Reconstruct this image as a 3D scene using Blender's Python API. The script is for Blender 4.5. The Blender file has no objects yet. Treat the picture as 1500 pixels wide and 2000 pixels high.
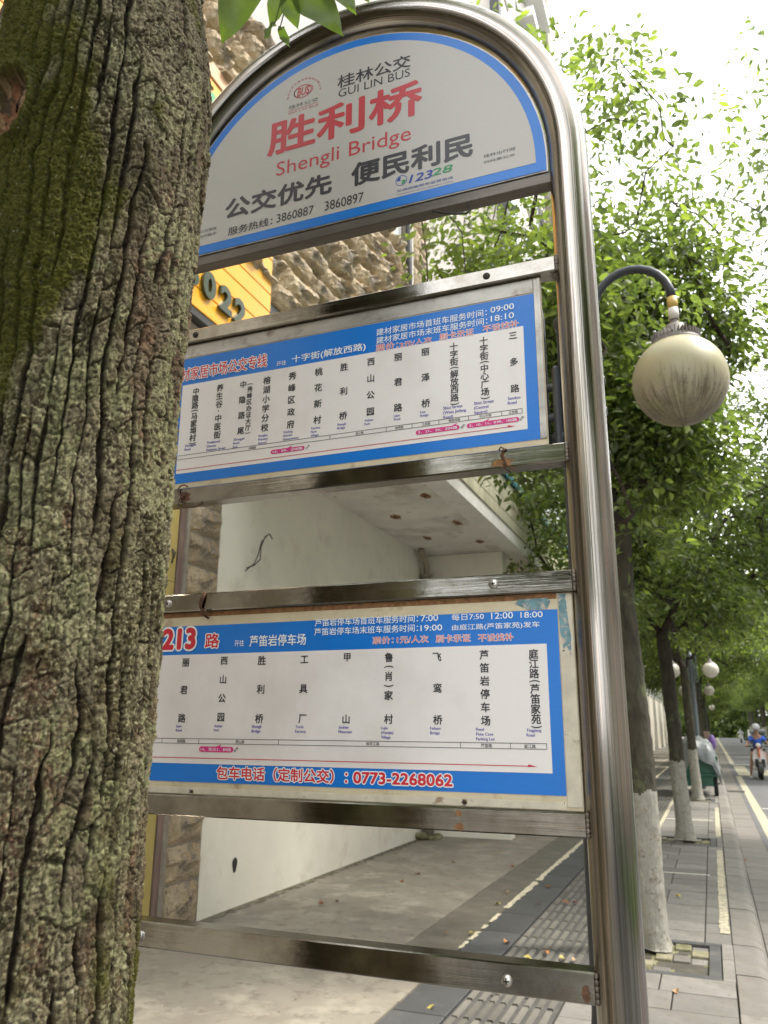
import bpy, math, random
import numpy as np
from mathutils import Vector, Matrix

SC = bpy.context.scene
COL = SC.collection
PI = math.pi
rad = math.radians

# ------------------------------------------------------------------ camera
cam_d = bpy.data.cameras.new('camera')
cam = bpy.data.objects.new('camera', cam_d)
COL.objects.link(cam)
SC.camera = cam
cam_d.sensor_fit = 'VERTICAL'
cam_d.sensor_height = 36.0
cam_d.sensor_width = 27.0
cam_d.lens = 1550 / 2000 * 36.0
cam_d.clip_start = 0.05
cam_d.clip_end = 2000
_p, _r, _y = rad(15.142), rad(0.403), rad(21.81)
_R0 = np.array([[1, 0, 0], [0, math.sin(_p), -math.cos(_p)], [0, math.cos(_p), math.sin(_p)]])
_RR = np.array([[math.cos(_r), -math.sin(_r), 0], [math.sin(_r), math.cos(_r), 0], [0, 0, 1]])
_Q = np.array([[math.cos(_y), math.sin(_y), 0], [-math.sin(_y), math.cos(_y), 0], [0, 0, 1]])
_M = _RR @ _R0 @ _Q
cam.matrix_world = Matrix(((_M[0][0], -_M[1][0], -_M[2][0], 0), (_M[0][1], -_M[1][1], -_M[2][1], 0),
                           (_M[0][2], -_M[1][2], -_M[2][2], 1.45), (0, 0, 0, 1)))
cam_d.dof.use_dof = True
cam_d.dof.focus_distance = 1.45
cam_d.dof.aperture_fstop = 8.5

# ------------------------------------------------------------------ world: thin bright overcast
SUN_EL, SUN_AZ = rad(56), rad(62)        # azimuth from +Y towards +X
world = bpy.data.worlds.new('World')
SC.world = world
world.use_nodes = True
wn = world.node_tree
wn.nodes.clear()
w_out = wn.nodes.new('ShaderNodeOutputWorld')
w_bg = wn.nodes.new('ShaderNodeBackground')
sky = wn.nodes.new('ShaderNodeTexSky')
sky.sky_type = 'NISHITA'
sky.sun_disc = False
sky.sun_elevation = SUN_EL
sky.sun_rotation = SUN_AZ
sky.air_density = 1.0
sky.dust_density = 3.0
w_tc = wn.nodes.new('ShaderNodeTexCoord')
w_map = wn.nodes.new('ShaderNodeMapping')
w_map.inputs['Scale'].default_value = (1.0, 1.0, 2.2)
w_no = wn.nodes.new('ShaderNodeTexNoise')
w_no.inputs['Scale'].default_value = 1.6
w_no.inputs['Detail'].default_value = 6
w_no.inputs['Roughness'].default_value = 0.55
w_cr = wn.nodes.new('ShaderNodeValToRGB')
w_cr.color_ramp.elements[0].position = 0.30
w_cr.color_ramp.elements[0].color = (0.55, 0.55, 0.55, 1)
w_cr.color_ramp.elements[1].position = 0.56
w_cr.color_ramp.elements[1].color = (1, 1, 1, 1)
w_mix = wn.nodes.new('ShaderNodeMixRGB')
w_mix.inputs['Color2'].default_value = (11.5, 11.6, 11.7, 1)
wn.links.new(w_tc.outputs['Generated'], w_map.inputs['Vector'])
wn.links.new(w_map.outputs['Vector'], w_no.inputs['Vector'])
wn.links.new(w_no.outputs['Fac'], w_cr.inputs['Fac'])
wn.links.new(w_cr.outputs['Color'], w_mix.inputs['Fac'])
wn.links.new(sky.outputs['Color'], w_mix.inputs['Color1'])
wn.links.new(w_mix.outputs['Color'], w_bg.inputs['Color'])
w_bg.inputs['Strength'].default_value = 0.12
wn.links.new(w_bg.outputs['Background'], w_out.inputs['Surface'])

sun_d = bpy.data.lights.new('sun', 'SUN')
sun_d.energy = 2.4
sun_d.angle = rad(9)
sun_d.color = (1.0, 0.94, 0.85)
sun = bpy.data.objects.new('sun', sun_d)
COL.objects.link(sun)
_sd = Vector((math.sin(SUN_AZ) * math.cos(SUN_EL), math.cos(SUN_AZ) * math.cos(SUN_EL), math.sin(SUN_EL)))
sun.rotation_euler = _sd.to_track_quat('Z', 'Y').to_euler()
sun.location = (0, 0, 30)

vs = SC.view_settings
vs.view_transform = 'Standard'
vs.look = 'None'
vs.exposure = 1.25
vs.gamma = 1
vs.use_curve_mapping = False
SC.cycles.max_bounces = 6
SC.cycles.diffuse_bounces = 3
SC.cycles.glossy_bounces = 3
SC.cycles.transmission_bounces = 4
SC.cycles.transparent_max_bounces = 6
SC.cycles.sample_clamp_indirect = 6

# ------------------------------------------------------------------ materials
def mat(name, col=(.5, .5, .5), rough=.6, metal=0.0, noise=None, bump=None, spec=.5, attr=None, ramp=None,
        stain=None, coat=0.0, objrand=0.0, coords='Object', trans=0.0):
    """noise=(scale, amount, (sx,sy,sz)) colour variation; bump=(scale, strength, dist, (sx,sy,sz));
    ramp=[(pos,col),...] colour from noise; stain=(scale, lo, hi, colour, (sx,sy,sz))"""
    m = bpy.data.materials.new(name)
    m.use_nodes = True
    nt = m.node_tree
    N, L = nt.nodes, nt.links
    b = N['Principled BSDF']
    out = N['Material Output']
    b.inputs['Roughness'].default_value = rough
    b.inputs['Metallic'].default_value = metal
    b.inputs['Specular IOR Level'].default_value = spec
    if coat:
        b.inputs['Coat Weight'].default_value = coat
        b.inputs['Coat Roughness'].default_value = 0.1
    tc = N.new('ShaderNodeTexCoord')
    def noise_node(scale, sc, detail=5, rough_=.6):
        mp = N.new('ShaderNodeMapping')
        mp.inputs['Scale'].default_value = sc
        L.new(tc.outputs[coords], mp.inputs['Vector'])
        n = N.new('ShaderNodeTexNoise')
        n.inputs['Scale'].default_value = scale
        n.inputs['Detail'].default_value = detail
        n.inputs['Roughness'].default_value = rough_
        L.new(mp.outputs['Vector'], n.inputs['Vector'])
        return n
    base = N.new('ShaderNodeRGB')
    base.outputs[0].default_value = (*col, 1)
    cur = base.outputs[0]
    if attr:
        a = N.new('ShaderNodeAttribute')
        a.attribute_name = attr
        cur = a.outputs['Color']
    if ramp:
        sc = noise[2] if noise else (1, 1, 1)
        n = noise_node(noise[0], sc)
        cr = N.new('ShaderNodeValToRGB')
        el = cr.color_ramp.elements
        while len(el) < len(ramp):
            el.new(.5)
        for e, (p, c) in zip(el, ramp):
            e.position = p
            e.color = (*c, 1)
        L.new(n.outputs['Fac'], cr.inputs['Fac'])
        cur = cr.outputs['Color']
    elif noise:
        n = noise_node(noise[0], noise[2] if len(noise) > 2 else (1, 1, 1))
        mr = N.new('ShaderNodeMapRange')
        mr.inputs['From Min'].default_value = .3
        mr.inputs['From Max'].default_value = .7
        mr.inputs['To Min'].default_value = 1 - noise[1]
        mr.inputs['To Max'].default_value = 1 + noise[1]
        L.new(n.outputs['Fac'], mr.inputs['Value'])
        mx = N.new('ShaderNodeVectorMath')
        mx.operation = 'SCALE'
        L.new(cur, mx.inputs[0])
        L.new(mr.outputs['Result'], mx.inputs['Scale'])
        cur = mx.outputs['Vector']
    if objrand:
        oi = N.new('ShaderNodeObjectInfo')
        mr = N.new('ShaderNodeMapRange')
        mr.inputs['To Min'].default_value = 1 - objrand
        mr.inputs['To Max'].default_value = 1 + objrand
        L.new(oi.outputs['Random'], mr.inputs['Value'])
        mx = N.new('ShaderNodeVectorMath')
        mx.operation = 'SCALE'
        L.new(cur, mx.inputs[0])
        L.new(mr.outputs['Result'], mx.inputs['Scale'])
        cur = mx.outputs['Vector']
    for st in (stain or []):
        n = noise_node(st[0], st[4] if len(st) > 4 else (1, 1, 1), 6, .65)
        mr = N.new('ShaderNodeMapRange')
        mr.inputs['From Min'].default_value = st[1]
        mr.inputs['From Max'].default_value = st[2]
        L.new(n.outputs['Fac'], mr.inputs['Value'])
        mx = N.new('ShaderNodeMixRGB')
        mx.inputs['Color2'].default_value = (*st[3], 1)
        L.new(mr.outputs['Result'], mx.inputs['Fac'])
        L.new(cur, mx.inputs['Color1'])
        cur = mx.outputs['Color']
    L.new(cur, b.inputs['Base Color'])
    if bump:
        bl = bump if isinstance(bump, list) else [bump]
        prev = None
        for bb in bl:
            n = noise_node(bb[0], bb[3] if len(bb) > 3 else (1, 1, 1), 6, .6)
            bu = N.new('ShaderNodeBump')
            bu.inputs['Strength'].default_value = bb[1]
            bu.inputs['Distance'].default_value = bb[2]
            L.new(n.outputs['Fac'], bu.inputs['Height'])
            if prev:
                L.new(prev.outputs['Normal'], bu.inputs['Normal'])
            prev = bu
        L.new(prev.outputs['Normal'], b.inputs['Normal'])
    if trans:
        t = N.new('ShaderNodeBsdfTranslucent')
        sc_ = N.new('ShaderNodeMixRGB')
        sc_.blend_type = 'MULTIPLY'
        sc_.inputs['Fac'].default_value = 1
        sc_.inputs['Color2'].default_value = (1.4, 1.6, .62, 1)
        L.new(cur, sc_.inputs['Color1'])
        L.new(sc_.outputs['Color'], t.inputs['Color'])
        ms = N.new('ShaderNodeMixShader')
        ms.inputs['Fac'].default_value = trans
        L.new(b.outputs['BSDF'], ms.inputs[1])
        L.new(t.outputs['BSDF'], ms.inputs[2])
        L.new(ms.outputs['Shader'], out.inputs['Surface'])
    return m

def steel_tube_mat():
    m = mat('steel_tube', (.45, .43, .40), .1, 1.0)
    nt = m.node_tree; N, L = nt.nodes, nt.links; b = N['Principled BSDF']
    at = N.new('ShaderNodeAttribute'); at.attribute_name = 'tube_coord'
    def nz(scale, detail):
        mp = N.new('ShaderNodeMapping'); mp.inputs['Scale'].default_value = scale; L.new(at.outputs['Vector'], mp.inputs['Vector'])
        n = N.new('ShaderNodeTexNoise'); n.inputs['Scale'].default_value = 1; n.inputs['Detail'].default_value = detail; n.inputs['Roughness'].default_value = .65
        L.new(mp.outputs['Vector'], n.inputs['Vector']); return n
    n1 = nz((9, 9, .5), 6)
    cr = N.new('ShaderNodeValToRGB'); e = cr.color_ramp.elements
    e[0].position = .30; e[0].color = (.13, .12, .105, 1); e[1].position = .66; e[1].color = (.58, .57, .54, 1)
    x = e.new(.48); x.color = (.30, .285, .26, 1); x = e.new(.545); x.color = (.34, .27, .22, 1); x = e.new(.57); x.color = (.40, .39, .37, 1)  # polish streaks whose dark, bright and brown bands paint in reflections
    L.new(n1.outputs['Fac'], cr.inputs['Fac']); L.new(cr.outputs['Color'], b.inputs['Base Color'])
    n2 = nz((26, 26, .8), 5)
    bu = N.new('ShaderNodeBump'); bu.inputs['Strength'].default_value = .25; bu.inputs['Distance'].default_value = .002
    L.new(n2.outputs['Fac'], bu.inputs['Height']); L.new(bu.outputs['Normal'], b.inputs['Normal'])
    n3 = nz((12, 12, 3), 6)
    mr = N.new('ShaderNodeMapRange'); mr.inputs['From Min'].default_value = .35; mr.inputs['From Max'].default_value = .7
    mr.inputs['To Min'].default_value = .05; mr.inputs['To Max'].default_value = .2
    L.new(n3.outputs['Fac'], mr.inputs['Value']); L.new(mr.outputs['Result'], b.inputs['Roughness'])
    return m

def steel(name, rough=.17, streak=(1, 1, 1), bscale=60, col=(.60, .585, .56), bstr=.10, dirt=True):
    m = mat(name, col, rough, 1.0, bump=[(bscale, bstr, .002, streak), (6, .06, .01, (1, 1, 1))], coords='Object')
    nt = m.node_tree
    N, L = nt.nodes, nt.links
    b = N['Principled BSDF']
    tc = N.new('ShaderNodeTexCoord')
    mp = N.new('ShaderNodeMapping')
    mp.inputs['Scale'].default_value = streak
    L.new(tc.outputs['Object'], mp.inputs['Vector'])
    n = N.new('ShaderNodeTexNoise')
    n.inputs['Scale'].default_value = bscale * .5
    n.inputs['Detail'].default_value = 5
    L.new(mp.outputs['Vector'], n.inputs['Vector'])
    mr = N.new('ShaderNodeMapRange')
    mr.inputs['From Min'].default_value = .3
    mr.inputs['From Max'].default_value = .75
    mr.inputs['To Min'].default_value = rough * .6
    mr.inputs['To Max'].default_value = rough * 1.9
    L.new(n.outputs['Fac'], mr.inputs['Value'])
    L.new(mr.outputs['Result'], b.inputs['Roughness'])
    if dirt:
        n2 = N.new('ShaderNodeTexNoise')
        n2.inputs['Scale'].default_value = 9
        n2.inputs['Detail'].default_value = 8
        n2.inputs['Roughness'].default_value = .7
        L.new(tc.outputs['Object'], n2.inputs['Vector'])
        cr = N.new('ShaderNodeValToRGB')
        cr.color_ramp.elements[0].position = .38
        cr.color_ramp.elements[0].color = (col[0] * .6, col[1] * .57, col[2] * .52, 1)
        cr.color_ramp.elements[1].position = .62
        cr.color_ramp.elements[1].color = (*col, 1)
        L.new(n2.outputs['Fac'], cr.inputs['Fac'])
        L.new(cr.outputs['Color'], b.inputs['Base Color'])
    return m

M = {}
M['steel_v'] = steel_tube_mat()
M['steel_h'] = steel('steel_bar', .085, (.03, 1, 1), 220, (.36, .345, .32), .10)
M['steel_screw'] = mat('screw_steel', (.55, .53, .5), .3, 1.0)
M['screw_dark'] = mat('screw_rusted', (.07, .055, .045), .6, .6)
M['bar_dark'] = mat('shaded_bar', (.13, .115, .10), .45, .6, noise=(25, .3, (.2, 1, 1)), bump=(80, .2, .003))  # header bar only: underside shade painted as a darker metal colour
M['rust'] = mat('rusty_wire', (.12, .06, .035), .85, 0, noise=(80, .5))
M['rust_stain'] = mat('rust_stain', (.24, .12, .05), .8, 0, noise=(90, .5))
M['weld'] = mat('weld_bead', (.17, .145, .12), .5, .7, noise=(60, .5), bump=(120, .6, .003))
M['panel'] = mat('print_white', (.49, .475, .455), .38, bump=(30, .05, .002),
                 stain=[(5, .52, .85, (.50, .47, .43)), (160, .70, .76, (.3, .28, .25))])
M['poster_white'] = mat('poster_white', (.80, .765, .755), .33, bump=(22, .06, .002),
                        stain=[(3.5, .5, .9, (.60, .56, .54)), (120, .73, .78, (.35, .33, .3))])
M['blue'] = mat('print_blue', (.003, .175, .64), .33, bump=(22, .05, .002), noise=(7, .06))
M['cream'] = mat('aged_cream', (.62, .54, .38), .6, noise=(12, .1), bump=(60, .15, .003),
                 stain=[(14, .56, .72, (.35, .26, .15)), (40, .64, .7, (.10, .08, .06))])
M['trim_grey'] = mat('aged_aluminium', (.42, .40, .37), .42, .6, noise=(25, .25, (.3, 1, 1)), bump=(80, .2, .003),
                     stain=[(20, .55, .7, (.2, .16, .13))])
M['trim_cream'] = mat('peeling_paint_trim', (.60, .55, .44), .6, noise=(30, .15), bump=(90, .3, .003),
                      stain=[(22, .60, .68, (.30, .22, .14)), (60, .66, .70, (.10, .08, .06))])
M['turq'] = mat('peeled_turquoise', (.14, .27, .31), .6, noise=(60, .3), stain=[(70, .5, .6, (.55, .46, .4))])
for k, c in dict(k=(.035, .035, .042), r=(.50, .045, .06), R=(.62, .02, .04), w=(.82, .86, .88), n=(.03, .06, .33),
                 g=(.03, .26, .10), b=(.055, .05, .36), p=(.62, .03, .22), q=(.09, .085, .085), m=(.48, .10, .10),
                 rl=(.55, .02, .05)).items():
    M['ink_' + k] = mat('ink_' + k, c, .38)
M['stone'] = mat('rock_face_stone', (.50, .40, .27), .9, noise=(6, .35), objrand=.28, bump=[(16, .9, .05), (60, .9, .015)],
                 stain=[(3, .50, .66, (.24, .205, .16)), (9, .54, .66, (.50, .36, .19)), (24, .58, .68, (.15, .125, .095))])
M['mortar'] = mat('mortar', (.22, .195, .155), .9, noise=(20, .2), bump=(60, .4, .01))
M['plaster'] = mat('white_plaster', (.78, .75, .66), .85, noise=(1.5, .06), bump=[(25, .1, .01), (4, .2, .02)],
                   stain=[(2.2, .56, .80, (.58, .53, .44)), (.9, .55, .8, (.62, .58, .5)), (30, .71, .74, (.25, .2, .16))])
M['ceiling'] = mat('stained_ceiling', (.74, .71, .66), .9, noise=(2, .12), bump=(12, .15, .01),
                   stain=[(1.3, .5, .75, (.36, .32, .27)), (5, .62, .72, (.28, .22, .17))])
M['band'] = mat('canopy_band', (.74, .72, .68), .8, noise=(6, .08), stain=[(8, .6, .75, (.40, .36, .31))])
M['tile'] = mat('cream_tile', (.56, .53, .40), .35, noise=(4, .1), objrand=.1, stain=[(10, .6, .75, (.34, .30, .2))])
M['grout'] = mat('dark_grout', (.10, .095, .08), .9)
M['teal'] = mat('teal_sheet', (.06, .22, .25), .5, noise=(20, .15))
M['louver'] = mat('white_louver', (.62, .63, .62), .5, noise=(8, .1))
M['yellow_sign'] = mat('yellow_slat', (.80, .38, .02), .33, noise=(2, .05))
M['yellow_trim'] = mat('pale_wood_trim', (.62, .36, .2), .5)
M['digit'] = mat('dark_green_letter', (.035, .05, .025), .3)
M['leafgreen'] = mat('green_emblem', (.06, .30, .12), .4)
M['black'] = mat('black_metal', (.02, .018, .017), .45)
M['yellow_wall'] = mat('mustard_panel', (.36, .285, .09), .6, noise=(3, .08), stain=[(40, .70, .74, (.12, .1, .05))])
M['brown_frame'] = mat('brown_frame', (.16, .11, .09), .6, noise=(30, .4, (1, 1, .1)))
M['concrete'] = mat('old_concrete', (.235, .212, .172), .85, noise=(1.4, .20), bump=[(5, .2, .01), (60, .3, .004)],
                    stain=[(2.6, .50, .62, (.32, .292, .235)), (9, .54, .64, (.185, .16, .13)), (45, .62, .7, (.15, .135, .11))])
M['concrete2'] = mat('brown_concrete_strip', (.135, .122, .095), .9, noise=(5, .15), bump=[(9, .3, .01), (80, .4, .005)],
                     stain=[(20, .55, .7, (.09, .085, .065)), (5, .5, .65, (.165, .15, .12))])
M['cream_line'] = mat('worn_cream_paint', (.66, .60, .44), .75, noise=(20, .12), stain=[(30, .56, .62, (.25, .22, .18))])
M['slate'] = mat('dark_slate', (.068, .070, .070), .62, noise=(3, .2), objrand=.15, bump=(40, .15, .004),
                 stain=[(5, .55, .75, (.13, .125, .115)), (70, .68, .72, (.22, .21, .19))])
M['tact'] = mat('tactile_base', (.075, .073, .067), .8, noise=(12, .25), bump=(60, .2, .003))
M['rib'] = mat('tactile_rib', (.14, .132, .112), .8, noise=(8, .22), objrand=.22, bump=(60, .3, .003),
               stain=[(14, .52, .68, (.12, .115, .105))])
M['slab'] = mat('grey_granite_slab', (.185, .176, .16), .8, noise=(4, .18), objrand=.18, bump=[(14, .2, .005), (90, .3, .003)],
                stain=[(3, .50, .66, (.155, .145, .12)), (14, .56, .68, (.12, .11, .09)), (80, .64, .68, (.14, .13, .12))])
M['kerb'] = mat('kerb_stone', (.195, .182, .162), .8, noise=(5, .15), objrand=.13, bump=[(12, .25, .006), (80, .3, .003)],
                stain=[(4, .5, .66, (.15, .135, .115)), (18, .58, .7, (.11, .10, .08))])
M['joint'] = mat('joint_dirt', (.075, .07, .055), .95, noise=(10, .3))
M['asphalt'] = mat('asphalt', (.125, .125, .13), .85, noise=(3, .1), bump=(120, .4, .006),
                   stain=[(1.2, .5, .8, (.155, .15, .15))])
M['paint_y'] = mat('yellow_white_paint', (.52, .47, .33), .7, noise=(20, .1), stain=[(9, .50, .62, (.34, .315, .25)), (28, .53, .58, (.24, .225, .19))])
M['paint_w'] = mat('white_paint', (.68, .66, .58), .7, noise=(20, .1), stain=[(20, .60, .68, (.3, .29, .26))])
M['moss_soil'] = mat('mossy_pavers', (.20, .19, .10), .95, ramp=[(.35, (.09, .075, .045)), (.5, (.17, .165, .08)), (.65, (.27, .25, .17))],
                     noise=(7, 1, (1, 1, 1)), bump=[(20, .6, .01), (90, .5, .006)])
M['pit_stone'] = mat('pit_stone', (.24, .22, .15), .9, noise=(14, .3), objrand=.2, bump=(40, .5, .006), stain=[(12, .5, .62, (.15, .155, .06))])
M['street_bark'] = mat('street_bark', (.052, .046, .032), .95, noise=(18, .45, (1, 1, .3)), bump=[(30, .9, .02, (1, 1, .3))],
                       stain=[(5, .55, .65, (.10, .115, .06))])
M['lime'] = mat('limewash', (.33, .32, .28), .9, noise=(14, .15), bump=[(26, 1, .02, (1, 1, .35))],
                stain=[(16, .54, .66, (.26, .235, .18)), (38, .60, .66, (.12, .10, .075))])
M['branch'] = mat('branch_bark', (.05, .036, .03), .95, noise=(10, .3))
M['leaf'] = mat('leaf', (.07, .12, .025), .38, attr='tint', trans=.55)
M['leaf_big'] = mat('leaf_big', (.115, .165, .045), .45, noise=(30, .12, (1, 1, 1)), trans=.45, objrand=.2)
M['twig'] = mat('green_twig', (.14, .19, .07), .5, noise=(20, .1))
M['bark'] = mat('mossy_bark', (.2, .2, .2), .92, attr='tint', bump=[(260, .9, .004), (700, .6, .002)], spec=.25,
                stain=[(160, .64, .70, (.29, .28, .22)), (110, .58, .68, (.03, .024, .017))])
M['lamp_metal'] = mat('dark_lamp_metal', (.030, .034, .043), .45, .0, noise=(10, .2))
M['lamp_metal_far'] = mat('blue_grey_lamp_metal', (.12, .145, .155), .45, .2)
M['lamp_cap'] = mat('grey_lamp_cap', (.16, .145, .13), .6, noise=(20, .2))
M['tape_y'] = mat('yellow_tape', (.55, .38, .10), .5)
M['tape_w'] = mat('white_sleeve', (.62, .58, .52), .5)
def globe_mat():
    m = mat('dirty_globe', (.60, .565, .40), .42)
    nt = m.node_tree; N, L = nt.nodes, nt.links
    b = N['Principled BSDF']
    tc = N.new('ShaderNodeTexCoord')
    sep = N.new('ShaderNodeSeparateXYZ'); L.new(tc.outputs['Object'], sep.inputs[0])
    at = N.new('ShaderNodeMath'); at.operation = 'ARCTAN2'
    L.new(sep.outputs['Y'], at.inputs[0]); L.new(sep.outputs['X'], at.inputs[1])
    cmb = N.new('ShaderNodeCombineXYZ')
    mu = N.new('ShaderNodeMath'); mu.operation = 'MULTIPLY'; mu.inputs[1].default_value = 9.0
    L.new(at.outputs[0], mu.inputs[0]); L.new(mu.outputs[0], cmb.inputs['X'])
    mz = N.new('ShaderNodeMath'); mz.operation = 'MULTIPLY'; mz.inputs[1].default_value = 5.0
    L.new(sep.outputs['Z'], mz.inputs[0]); L.new(mz.outputs[0], cmb.inputs['Y'])
    n = N.new('ShaderNodeTexNoise'); n.inputs['Scale'].default_value = 1.3; n.inputs['Detail'].default_value = 8
    n.inputs['Roughness'].default_value = .72
    L.new(cmb.outputs[0], n.inputs['Vector'])
    # more dirt low on the globe, where rain streaks run together
    zr = N.new('ShaderNodeMapRange'); zr.inputs['From Min'].default_value = .06; zr.inputs['From Max'].default_value = -.20
    zr.inputs['To Min'].default_value = -.16; zr.inputs['To Max'].default_value = .17
    L.new(sep.outputs['Z'], zr.inputs['Value'])
    ad = N.new('ShaderNodeMath'); ad.operation = 'ADD'
    L.new(n.outputs['Fac'], ad.inputs[0]); L.new(zr.outputs['Result'], ad.inputs[1])
    mr = N.new('ShaderNodeMapRange'); mr.inputs['From Min'].default_value = .46; mr.inputs['From Max'].default_value = .66
    mr.inputs['To Max'].default_value = .80
    L.new(ad.outputs[0], mr.inputs['Value'])
    n2 = N.new('ShaderNodeTexNoise'); n2.inputs['Scale'].default_value = 6; L.new(tc.outputs['Object'], n2.inputs['Vector'])
    cz = N.new('ShaderNodeMapRange'); cz.inputs['From Min'].default_value = -.2; cz.inputs['From Max'].default_value = .16
    L.new(sep.outputs['Z'], cz.inputs['Value'])
    base = N.new('ShaderNodeMixRGB'); base.inputs['Color1'].default_value = (.35, .31, .25, 1); base.inputs['Color2'].default_value = (.40, .36, .20, 1)
    L.new(cz.outputs['Result'], base.inputs['Fac'])
    mx = N.new('ShaderNodeMixRGB'); mx.inputs['Color2'].default_value = (.075, .055, .03, 1)
    L.new(base.outputs['Color'], mx.inputs['Color1']); L.new(mr.outputs['Result'], mx.inputs['Fac'])
    n4 = N.new('ShaderNodeTexNoise'); n4.inputs['Scale'].default_value = 90; n4.inputs['Detail'].default_value = 6; n4.inputs['Roughness'].default_value = .7
    mp4 = N.new('ShaderNodeMapping'); mp4.inputs['Scale'].default_value = (1, 1, .45); L.new(tc.outputs['Object'], mp4.inputs['Vector']); L.new(mp4.outputs['Vector'], n4.inputs['Vector'])
    ad4 = N.new('ShaderNodeMath'); ad4.operation = 'MULTIPLY_ADD'; ad4.inputs[1].default_value = .55; L.new(zr.outputs['Result'], ad4.inputs[0]); L.new(n4.outputs['Fac'], ad4.inputs[2])
    m4 = N.new('ShaderNodeMapRange'); m4.inputs['From Min'].default_value = .56; m4.inputs['From Max'].default_value = .68; m4.inputs['To Max'].default_value = .75
    L.new(ad4.outputs[0], m4.inputs['Value'])
    mx4 = N.new('ShaderNodeMixRGB'); mx4.inputs['Color2'].default_value = (.10, .08, .045, 1)
    L.new(mx.outputs['Color'], mx4.inputs['Color1']); L.new(m4.outputs['Result'], mx4.inputs['Fac'])
    n5 = N.new('ShaderNodeTexNoise'); n5.inputs['Scale'].default_value = 9; n5.inputs['Detail'].default_value = 5; L.new(tc.outputs['Object'], n5.inputs['Vector'])
    m5 = N.new('ShaderNodeMapRange'); m5.inputs['From Min'].default_value = .45; m5.inputs['From Max'].default_value = .75; m5.inputs['To Max'].default_value = .6; L.new(n5.outputs['Fac'], m5.inputs['Value'])
    mx5 = N.new('ShaderNodeMixRGB'); mx5.inputs['Color2'].default_value = (.33, .33, .16, 1)
    L.new(mx4.outputs['Color'], mx5.inputs['Color1']); L.new(m5.outputs['Result'], mx5.inputs['Fac'])
    L.new(mx5.outputs['Color'], b.inputs['Base Color'])
    return m
M['globe'] = globe_mat()
M['globe_far'] = mat('pale_globe', (.66, .62, .55), .3)
M['globe_yellow'] = mat('yellowed_globe', (.68, .56, .28), .3)
M['pipe'] = mat('old_pipe', (.30, .26, .20), .7, noise=(8, .3, (1, 1, .2)))
M['wall2'] = mat('pale_wall', (.62, .58, .50), .85, noise=(1, .06), stain=[(1.5, .58, .8, (.45, .41, .34))])
M['glass'] = mat('window_glass', (.05, .06, .065), .08, spec=.8)
M['white_frame'] = mat('white_window_frame', (.62, .63, .62), .5)
M['paleblue'] = mat('pale_blue_panel', (.45, .56, .62), .6)
M['grass'] = mat('grass', (.06, .11, .025), .95, noise=(8, .4), bump=(60, 1, .03))
M['trike_green'] = mat('green_painted_metal', (.015, .10, .06), .4, noise=(10, .2))
M['rubber'] = mat('rubber', (.018, .018, .018), .8)
M['tarp'] = mat('grey_plastic_sheet', (.24, .26, .27), .22, noise=(5, .2), bump=[(7, .7, .05), (25, .4, .01)])
M['tarp_blue'] = mat('blue_cloth', (.03, .07, .26), .6)
M['scooter_white'] = mat('white_scooter_shell', (.72, .70, .68), .25, coat=.4)
M['orange'] = mat('orange_stripe', (.75, .14, .03), .4)
M['shirt'] = mat('blue_shirt', (.05, .14, .62), .8)
M['skin'] = mat('skin', (.42, .24, .16), .55)
M['helmet'] = mat('silver_helmet', (.55, .55, .55), .25, coat=.3)
M['shorts'] = mat('black_shorts', (.03, .03, .035), .8)
M['shoe'] = mat('white_shoe', (.7, .7, .7), .6)
M['purple'] = mat('purple_bag', (.24, .14, .45), .6)
M['box'] = mat('cardboard', (.36, .26, .2), .8)
M['red'] = mat('red_paper', (.55, .06, .07), .6)
M['pink'] = mat('pink_cloth', (.75, .16, .28), .7)
M['bldg_far'] = mat('far_building', (.52, .48, .43), .85, noise=(.3, .1))
M['fl_brown'] = mat('dry_leaf_brown', (.22, .10, .05), .7, noise=(40, .3))
M['fl_yellow'] = mat('yellow_leaf', (.42, .35, .10), .6, noise=(40, .2))
M['fl_orange'] = mat('orange_leaf', (.45, .20, .06), .65, noise=(40, .3))
M['fl_red'] = mat('dark_red_leaf', (.22, .05, .04), .65, noise=(40, .3))
M['fl_tan'] = mat('tan_leaf', (.40, .25, .14), .7, noise=(40, .3))

# ------------------------------------------------------------------ object helpers
WLOC = {}
def props(o, label=None, category=None, group=None, kind=None):
    if label: o['label'] = label
    if category: o['category'] = category
    if group: o['group'] = group
    if kind: o['kind'] = kind
    return o

def link(o, parent=None):
    COL.objects.link(o)
    if parent is not None:
        o.parent = parent
    return o

def empty(name, loc=(0, 0, 0), **kw):
    o = bpy.data.objects.new(name, None)
    o.empty_display_size = .1
    o.location = loc
    COL.objects.link(o)
    WLOC[o.name] = Vector(loc)
    return props(o, **kw)

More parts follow.
